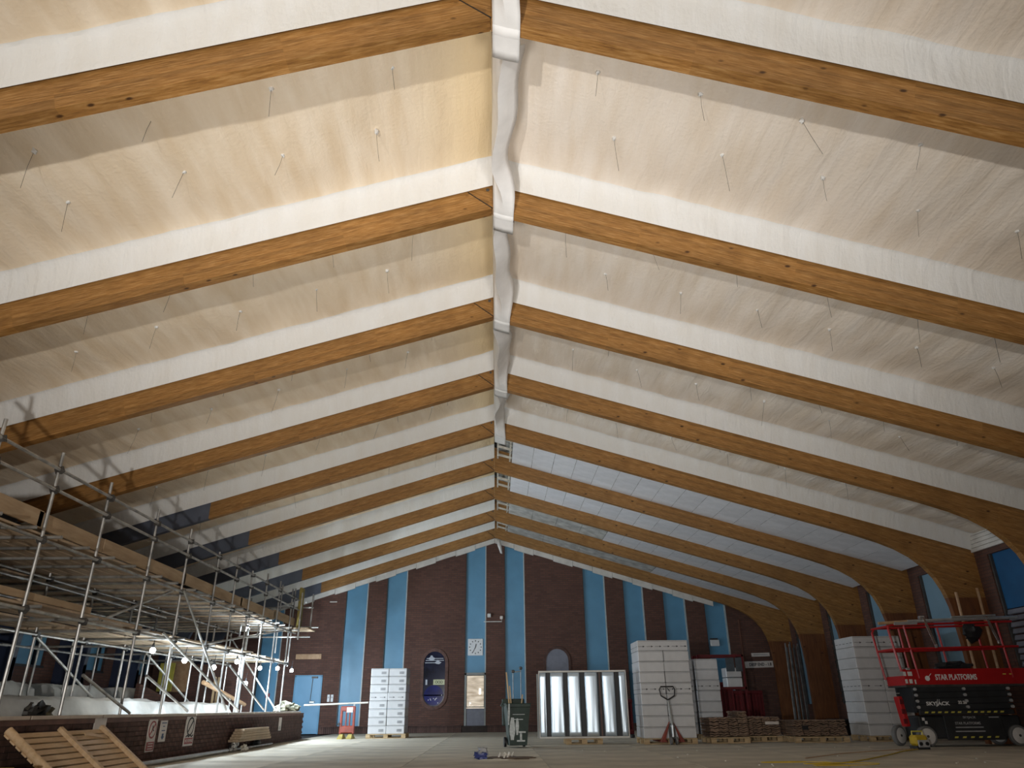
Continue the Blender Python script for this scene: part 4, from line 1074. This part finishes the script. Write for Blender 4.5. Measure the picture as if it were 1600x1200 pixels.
for (cx, z, w, h) in ((.09, .34, .17, .035), (.06, .24, .05, .18), (.06, .15, .2, .035), (.0, .73, .3, .012), (-.03, .62, .28, .016)):
    sq.box((cx, -(.245+.055*(z-.05)/.55)-.004-(.04*(z-.6)/.32 if z > .6 else 0), z), (w, .006, h), Matrix.Rotation(-.09, 3, 'X'))
sq.build('paint_mark', 'paint_spill', bn)
for k, (p, q, w) in enumerate((((.38, 19.6, .35), (.26, 19.62, 1.70), .055), ((.42, 19.55, .35), (.34, 19.58, 1.38), .05), ((.55, 19.5, .35), (.66, 19.52, 1.18), .045))):
    tag(MB().bar(p, q, w, w*.6).build('timber_offcut', 'timber'), 'timber offcut sticking out of the green bin, %s' % ['tallest', 'middle height', 'shortest and leaning right'][k], 'offcut', 'offcuts in the green bin')
lv_ = thing('level_staff', 'two thin grey rods with dark heads standing behind the green bin', 'rod', (.46, 21.0, 0))
for x, h in ((0, 1.78), (.21, 1.86)):
    MB().tube([(x, 0, 0), (x, 0, h)], .012, 6).build('rod', 'steel', lv_); MB().box((x, 0, h), (.09, .08, .08), bev=.02).build('rod_head', 'black_body', lv_)
MB().tube([(0, 0, 1.76), (.21, 0, 1.78)], .012, 6).build('cross_rod', 'steel', lv_); MB().box((.1, 0, .015), (.4, .3, .03)).build('base', 'black_body', lv_)

# ------------------------------------------------------------------ pallet truck
pj = thing('pallet_truck', 'orange-red hand pallet truck with black loop handle, forks under the tall cartons', 'pallet truck', (4.43, 19.75, 0))
for s in (-1, 1):
    MB().box((s*.20, .85, .075), (.15, 1.15, .05), bev=.01).build('fork', 'red_orange', pj)
    MB().add([(s*.30, .2, .06), (s*.32, .28, .06), (s*.04, .2, .52), (s*.05, .28, .52), (s*.20, .2, .06), (s*.20, .28, .06)], [(0, 1, 3, 2), (4, 2, 3, 5), (0, 2, 4), (1, 5, 3), (0, 4, 5, 1)]).build('side_plate', 'red_orange', pj)
    MB().lathe([(.03, -.025), (.085, -.025), (.09, 0), (.085, .025), (.03, .025)], (s*.07, .1, .09), 14, 'x').build('steer_wheel', 'rubber_grey', pj, True)
MB().box((0, .24, .3), (.14, .12, .36), bev=.02).build('pump_body', 'steel_dark', pj)
MB().lathe([(.035, 0), (.035, .22), (.05, .22), (.05, .26)], (0, .12, .18), 10).build('pump_ram', 'alu', pj, True)
MB().tube([(0, .12, .42), (-.05, .02, .80), (-.09, -.04, 1.02)], [.03, .026, .022], 8).build('tiller', 'alu', pj, True)
hd = [(-.09, -.04, 1.02), (-.26, -.06, 1.12), (-.29, -.06, 1.26), (-.25, -.06, 1.33), (.06, -.06, 1.33), (.10, -.06, 1.27), (.08, -.06, 1.12), (-.09, -.04, 1.02)]
MB().tube(hd, .018, 8).build('loop_handle', 'black', pj, True)
MB().bar((-.09, -.06, 1.30), (-.03, -.06, 1.22), .02, .02).bar((-.13, -.06, 1.15), (-.13, -.06, 1.30), .012, .012).build('lever', 'black', pj)

# ------------------------------------------------------------------ red barrier by the left cartons
bp_ = thing('site_barrier', 'red plastic site barrier on yellow-brown feet beside the blue strip', 'barrier', (-4.92, 26.35, 0), -.05)
for s in (-.21, .21): MB().box((s, 0, .55), (.08, .05, .82), bev=.02).build('side_bar', 'red_orange', bp_)
MB().box((0, 0, .90), (.5, .055, .16), bev=.03).build('top_bar', 'red_orange', bp_); MB().box((0, 0, .28), (.5, .055, .22), bev=.03).build('bottom_bar', 'red_orange', bp_)
for x in (-.05, .07): MB().box((x, 0, .58), (.04, .04, .5), bev=.01).build('upright_bar', 'red_orange', bp_)
MB().box((.06, -.031, .87), (.2, .006, .16)).build('reflective_patch', 'sign_white', bp_)
MB().box((-.27, -.0, .44), (.1, .07, .08), bev=.015).build('hook', 'black', bp_)
for s in (-.16, .14):
    MB().add([(s-.09, -.3, 0), (s+.09, -.3, 0), (s+.09, .3, 0), (s-.09, .3, 0), (s-.06, -.1, .14), (s+.06, -.1, .14), (s+.06, .1, .14), (s-.06, .1, .14)], [(3, 2, 1, 0), (0, 1, 5, 4), (1, 2, 6, 5), (2, 3, 7, 6), (3, 0, 4, 7), (4, 5, 6, 7)]).build('foot', 'yellow_feet', bp_)

# ------------------------------------------------------------------ steel poles against the eighth column
for k in range(8):
    x0 = 10.30+.075*k; y0 = 27.1+.08*(k % 2); h = 2.86+(.10, -.04, .06, .14, -.06, .05, -.02, .08)[k]
    tag(MB().tube([(x0, y0, .0), (x0+.40-.006*k, y0+.85, h)], .027, 8).build('steel_pole', 'steel_grey', None, True), 'grey steel pole leaning on the column, %s from the left in the bundle' % ORD[k], 'pole', 'steel poles leaning on the column')
for k, (x, y, w, h) in enumerate(((11.0, 24.6, 1.1, .46), (9.95, 26.6, .8, .42))):
    t = thing('black_chest', 'low black chest on the floor %s' % ('between the steel poles and the wrapped cartons' if k == 0 else 'just left of the steel poles'), 'chest', (x, y, 0))
    MB().box((0, 0, h*.42), (w, .55, h*.84), bev=.02).build('body', 'black', t); MB().box((0, 0, h*.92), (w*1.02, .57, h*.16), bev=.015).build('lid', 'black_body', t)
tag(MB().box((11.9, YB[6]-.03, 1.08), (.48, .03, .16)).build('red_notice', 'red_dark'), 'small dark red notice on the timber column left of the wrapped cartons', 'sign')

# ------------------------------------------------------------------ scissor lift
sl = thing('scissor_lift', 'red and black scissor lift platform parked before the right-hand columns', 'scissor lift', (9.30, 17.5, 0), -.02)
LW, LD = 2.62, .86
MB().box((LW/2, LD/2, .39), (LW-.35, LD-.14, .46), bev=.03).build('chassis', 'black_body', sl)
MB().box((LW/2+.05, .04, .38), (1.30, .05, .50), bev=.01).build('side_tray', 'black_body', sl)
MB().box((LW/2-.05, .03, .69), (LW-.5, .06, .10), bev=.008).build('chassis_rail', 'black_body', sl)
def wheel(x, y, steer=0):
    t_ = MB().lathe([(.05, -.06), (.19, -.06), (.212, -.04), (.212, .04), (.19, .06), (.05, .06)], n=22, axis='y').build('wheel', 'rubber_grey', sl, True, (x, y, .212)); t_.rotation_euler = (0, 0, steer)
    MB().lathe([(.0, -.064), (.155, -.064), (.165, -.058), (.165, .058), (.155, .064)], n=22, axis='y').build('wheel_disc', 'hub_white', t_, True)
    MB().lathe([(.028, -.072), (.028, -.05)], n=10, axis='y').build('hub_bolt', 'steel_dark', t_)
wheel(.26, .05); wheel(2.30, .05); wheel(-.02, LD-.12, .5); wheel(2.30, LD-.05)
# scissor arms folded, in four tiers
for k in range(4):
    z = .80+.125*k
    for yy in (.06, LD-.06):
        MB().bar((.16, yy, z-.01), (LW-.25, yy, z+.02), .06, .112).build('scissor_arm', 'black_body', sl)
    for xx in (.2, LW/2, LW-.3): MB().lathe([(.032, -.05), (.032, .02)], (xx, .03, z), 10, 'y').build('pivot_pin', 'label_grey', sl)
MB().box((LW/2-.05, LD/2, .96), (LW-.5, LD-.24, .54)).build('scissor_core', 'black', sl)
dash_m = MB().add([(0, 0, 0), (.075, 0, 0), (.095, 0, .034), (.02, 0, .034), (0, .01, 0), (.075, .01, 0), (.095, .01, .034), (.02, .01, .034)], [(0, 1, 2, 3), (0, 4, 5, 1), (1, 5, 6, 2), (2, 6, 7, 3), (3, 7, 4, 0)]).mesh('hazard_dash', 'yellow_mark')
for k in range(12): link('hazard_dash', dash_m, sl, (.30+.148*k+(.07 if k > 5 else 0), -.006, .678))
for k in range(6): link('hazard_dash', dash_m, sl, (.85+k*.18, .006, .172))
# deck and guard rails
MB().box((LW/2+.12, LD/2, 1.245), (LW+.2, LD, .05)).build('deck', 'steel_dark', sl)
MB().box((LW/2+.12, .015, 1.43), (LW+.2, .03, .34), bev=.008).build('kick_panel', 'red', sl)
MB().box((LW/2+.12, LD-.015, 1.36), (LW+.2, .03, .2), bev=.008).build('kick_panel', 'red', sl)
MB().box((.03, LD/2, 1.36), (.03, LD-.06, .2)).build('kick_panel', 'red', sl)
rails = [[(-.02, 0, 1.55), (-.12, 0, 2.46), (-.10, 0, 2.54), (-.04, 0, 2.56), (LW+.2, 0, 2.62)], [(-.07, 0, 2.03), (LW+.2, 0, 2.07)], [(-.02, LD-.03, 1.4), (-.12, LD-.03, 2.46), (-.04, LD-.03, 2.56), (LW+.2, LD-.03, 2.62)], [(-.07, LD-.03, 2.03), (LW+.2, LD-.03, 2.07)],
         [(-.11, 0, 2.54), (-.11, LD-.03, 2.54)], [(-.07, 0, 2.03), (-.07, LD-.03, 2.03)]]
for k, r in enumerate(rails): MB().tube(r, .026, 8).build('guard_rail', 'red', sl, True)
for x, yy in ((.30, 0), (2.45, 0), (.55, LD-.03), (1.5, LD-.03), (2.45, LD-.03)):
    MB().tube([(x+.06, yy, 1.4), (x-.04 if x < .5 else x, yy, 2.57+.02*x)], .024, 8).build('rail_post', 'red', sl, True)
MB().box((-.14, .12, .72), (.10, .22, .62), Matrix.Rotation(-.10, 3, 'Y'), bev=.015).build('entry_ladder', 'red', sl)
for k in range(3): MB().box((-.16, -.0, .52+.2*k), (.08, .03, .10)).build('ladder_rung', 'red_dark', sl)
for x, z, w in ((.04, 1.50, .06), (.16, 1.50, .10), (.05, 1.34, .05), (.15, 1.34, .07), (.25, 1.33, .03)):
    MB().box((x, -.004, z), (w, .008, .09)).build('sticker', 'hub_white', sl)
MB().box((.14, .0, 1.60), (.09, .06, .05), bev=.01).build('switch_box', 'alu', sl)
tx = (PI/2, 0, 0)
text('lettering', 'STAR PLATFORMS', .165, 'white_print', sl, (1.20, -.004, 1.415), tx, .72, .002, .004)
MB().lathe([(.0, -.004), (.055, -.004), (.055, .004)], (.54, -.004, 1.40), 14, 'y').bar((.56, -.006, 1.42), (.64, -.006, 1.50), .008, .03, up=(0, 1, 0)).build('logo_star', 'white_print', sl)
text('lettering', 'SKYJACK', .105, 'white_print', sl, (.66, .024, .87), tx, 1.25, .002, .003)
MB().bar((.62, .022, .83), (.67, .022, .96), .004, .02, up=(0, 1, 0)).bar((.665, .022, .83), (.71, .022, .96), .004, .016, up=(0, 1, 0)).build('logo_flash', 'white_print', sl)
text('lettering', '32 26', .085, 'hub_white', sl, (1.22, .024, .89), tx, 1.0, .002, .004)
text('lettering', 'SKYJACK', .06, 'label_grey', sl, (1.28, .008, .585), tx, 1.2, .002, .001)
text('lettering', 'STAR PLATFORMS', .075, 'label_grey', sl, (1.22, .010, .465), tx, .95, .002, .001)
for z, w in ((.385, .62), (.305, .66)): MB().box((1.24, .012, z), (w, .006, .022)).build('lettering', 'label_grey', sl)
MB().box((1.83, .010, .585), (.22, .006, .02)).build('lettering', 'label_grey', sl)
for x in (2.32, 2.47): MB().box((x, -.004, 1.475), (.07, .006, .022)).build('reflector', 'yellow_mark', sl)
for xx, zz in ((.24, .56), (.29, .49)): MB().box((xx, -.0, zz), (.05, .02, .06)).build('sticker', 'hub_white', sl)
# things lying on the lift
ap = thing('aluminium_pole', 'long grey aluminium pole lying along the top rail of the scissor lift', 'pole', (9.30, 17.5, 0), -.02)
MB().tube([(-.33, -.02, 2.60), (.4, -.02, 2.64)], .035, 8).build('wood_end', 'rail_wood', ap, True)
MB().tube([(.35, -.02, 2.635), (LW+.35, -.02, 2.715)], .038, 10).build('pole', 'alu', ap, True)
MB().box((.30, -.02, 2.60), (.55, .07, .08), Matrix.Rotation(-.02, 3, 'Y'), bev=.01).build('sleeve', 'alu', ap)
tag(MB().tube([(10.7, 17.42, 2.725), (11.75, 17.40, 2.76)], .02, 8).build('thin_rod', 'alu', None, True), 'thin pale rod resting on top of the long aluminium pole', 'rod')
for k, (x, top, bot) in enumerate(((10.05, 2.72, 2.08), (11.55, 2.74, 2.16))):
    t = thing('clamp_bar', 'shiny clamp bar hanging on the %s of the scissor lift rail' % ('left half' if k == 0 else 'right half'), 'clamp', (x, 17.40, 0))
    MB().bar((-.02, .02, top), (.12, .0, bot), .03, .05).build('bar', 'chrome', t); MB().box((-.04, .06, top+.0), (.13, .10, .07), bev=.015).build('jaw', 'chrome', t)
    MB().box((.12, 0, bot), (.06, .05, .07), bev=.01).build('screw', 'chrome', t)
hb = thing('tool_bag', 'black tool bag hanging from the scissor lift rail', 'bag', (11.28, 17.70, 0))
MB().blob((0, 0, 2.40), (.20, .12, .22), 50, .3, (12, 9)).build('body', 'black', hb, True); MB().tube([(-.08, 0, 2.56), (0, 0, 2.72), (.1, 0, 2.56)], .015, 6).build('strap', 'black_body', hb)
tag(MB().blob((10.75, 17.9, 1.66), (.42, .2, .10), 61, .5, (14, 8), zmin=1.275).build('cable_bundle', 'black_body', None, True), 'dark heap of cable on the scissor lift deck', 'cable')
for k, (x, y) in enumerate(((11.55, 18.38), (12.1, 18.36))):
    tag(MB().tube([(x, y, 0), (x+.02, y+.0, 3.42+.1*k)], .035, 8).build('prop_pole', 'rail_wood', None, True), 'pale upright pole against the timber column behind the lift, %s' % ('left' if k == 0 else 'right'), 'pole')
# yellow transformer box and leads
yb2 = thing('power_splitter', 'yellow power splitter box with clear front beside the scissor lift wheel', 'splitter box', (8.93, 16.75, 0), .1)
MB().box((0, 0, .17), (.30, .24, .20), bev=.04).build('case', 'yellow', yb2)
MB().box((0.02, -.13, .11), (.26, .03, .14), bev=.02).build('socket_panel', 'label_grey', yb2)
for x in (-.06, .08): MB().lathe([(.035, -.02), (.035, .02)], (x, -.15, .11), 10, 'y').build('socket', 'black', yb2)
MB().tube([(-.12, 0, .27), (-.12, 0, .34), (.12, 0, .34), (.12, 0, .27)], .015, 8).build('handle', 'yellow_mark', yb2, True)
MB().box((0, 0, .035), (.3, .26, .07), bev=.01).build('base', 'black_body', yb2)
tag(MB().tube([(8.8, 16.6, .012), (8.1, 15.9, .012), (7.45, 15.05, .012), (6.4, 13.8, .012), (5.7, 13.1, .012), (5.0, 12.55, .012)], .011, 6).build('power_cable', 'yellow', None, True), 'yellow power cable running from the splitter box across the floor', 'cable')
tag(MB().tube([(8.75, 16.7, .012), (7.6, 16.1, .012), (6.6, 15.4, .012), (5.5, 14.25, .012)], .008, 6).build('power_cable', 'rail_wood', None, True), 'thin brown lead lying beyond the yellow cable', 'cable')
cp = []
for k in range(60):
    a = k*.3; q = .40+.10*math.sin(k*.31); cp.append((5.0+.5*math.sin(k*.09)+q*1.1*math.cos(a), 12.42+q*.45*math.sin(a), .010+.0012*k))
tag(MB().tube(cp, .006, 5).build('cable_coil', 'yellow', None, True), 'loose coil of yellow cable at the bottom edge of the floor', 'cable')
# sweepings on the floor
bb = thing('plastic_bag', 'blue and clear plastic bag on the floor in front of the green bin', 'bag', (-.28, 15.2, 0))
MB().blob((0, 0, .06), (.13, .12, .065), 71, .5, (12, 8), zmin=.001).build('blue_bag', 'blue_bag', bb, True); MB().blob((.03, .05, .13), (.10, .1, .07), 72, .5, (12, 8)).build('clear_bag', 'label_grey', bb, True)
for k, (x, y) in enumerate(((.10, 15.3), (.20, 15.22), (.27, 15.35))):
    tag(MB().tube([(x-.05, y, .02), (x-.02, y-.02, .10), (x+.03, y, .05), (x+.06, y+.02, .11)], [.02, .025, .018, .012], 6).build('paper_scrap', 'scrap', None, True), 'twisted white scrap among the sweepings, %s of three' % ['left', 'middle', 'right'][k], 'scrap', 'white scraps among the sweepings')
tag(MB().blob((.25, 15.5, 0), (.55, .35, .03), 75, .4, (18, 6), zmin=.001).build('dust_heap', 'dust', None, True), 'low brown heap of swept dust behind the white scraps', 'dust')
tag(MB().blob((.03, 14.95, 0), (.32, .08, .02), 76, .4, (14, 6), zmin=.001).build('plaster_streak', 'scrap', None, True), 'thin pale streak of plaster crumbs in front of the scraps', 'debris')
cr = MB(); rr = random.Random(3)
for k in range(24):
    x, y = rr.uniform(1.5, 11), rr.uniform(12.5, 18.5); cr.box((x, y, .008), (.022*rr.uniform(.5, 1.4), .02, .014), Matrix.Rotation(rr.random()*3, 3, 'Z'))
o = cr.build('plaster_crumbs', 'scrap'); o['kind'] = 'stuff'; o['label'] = 'small white plaster crumbs scattered over the floor'
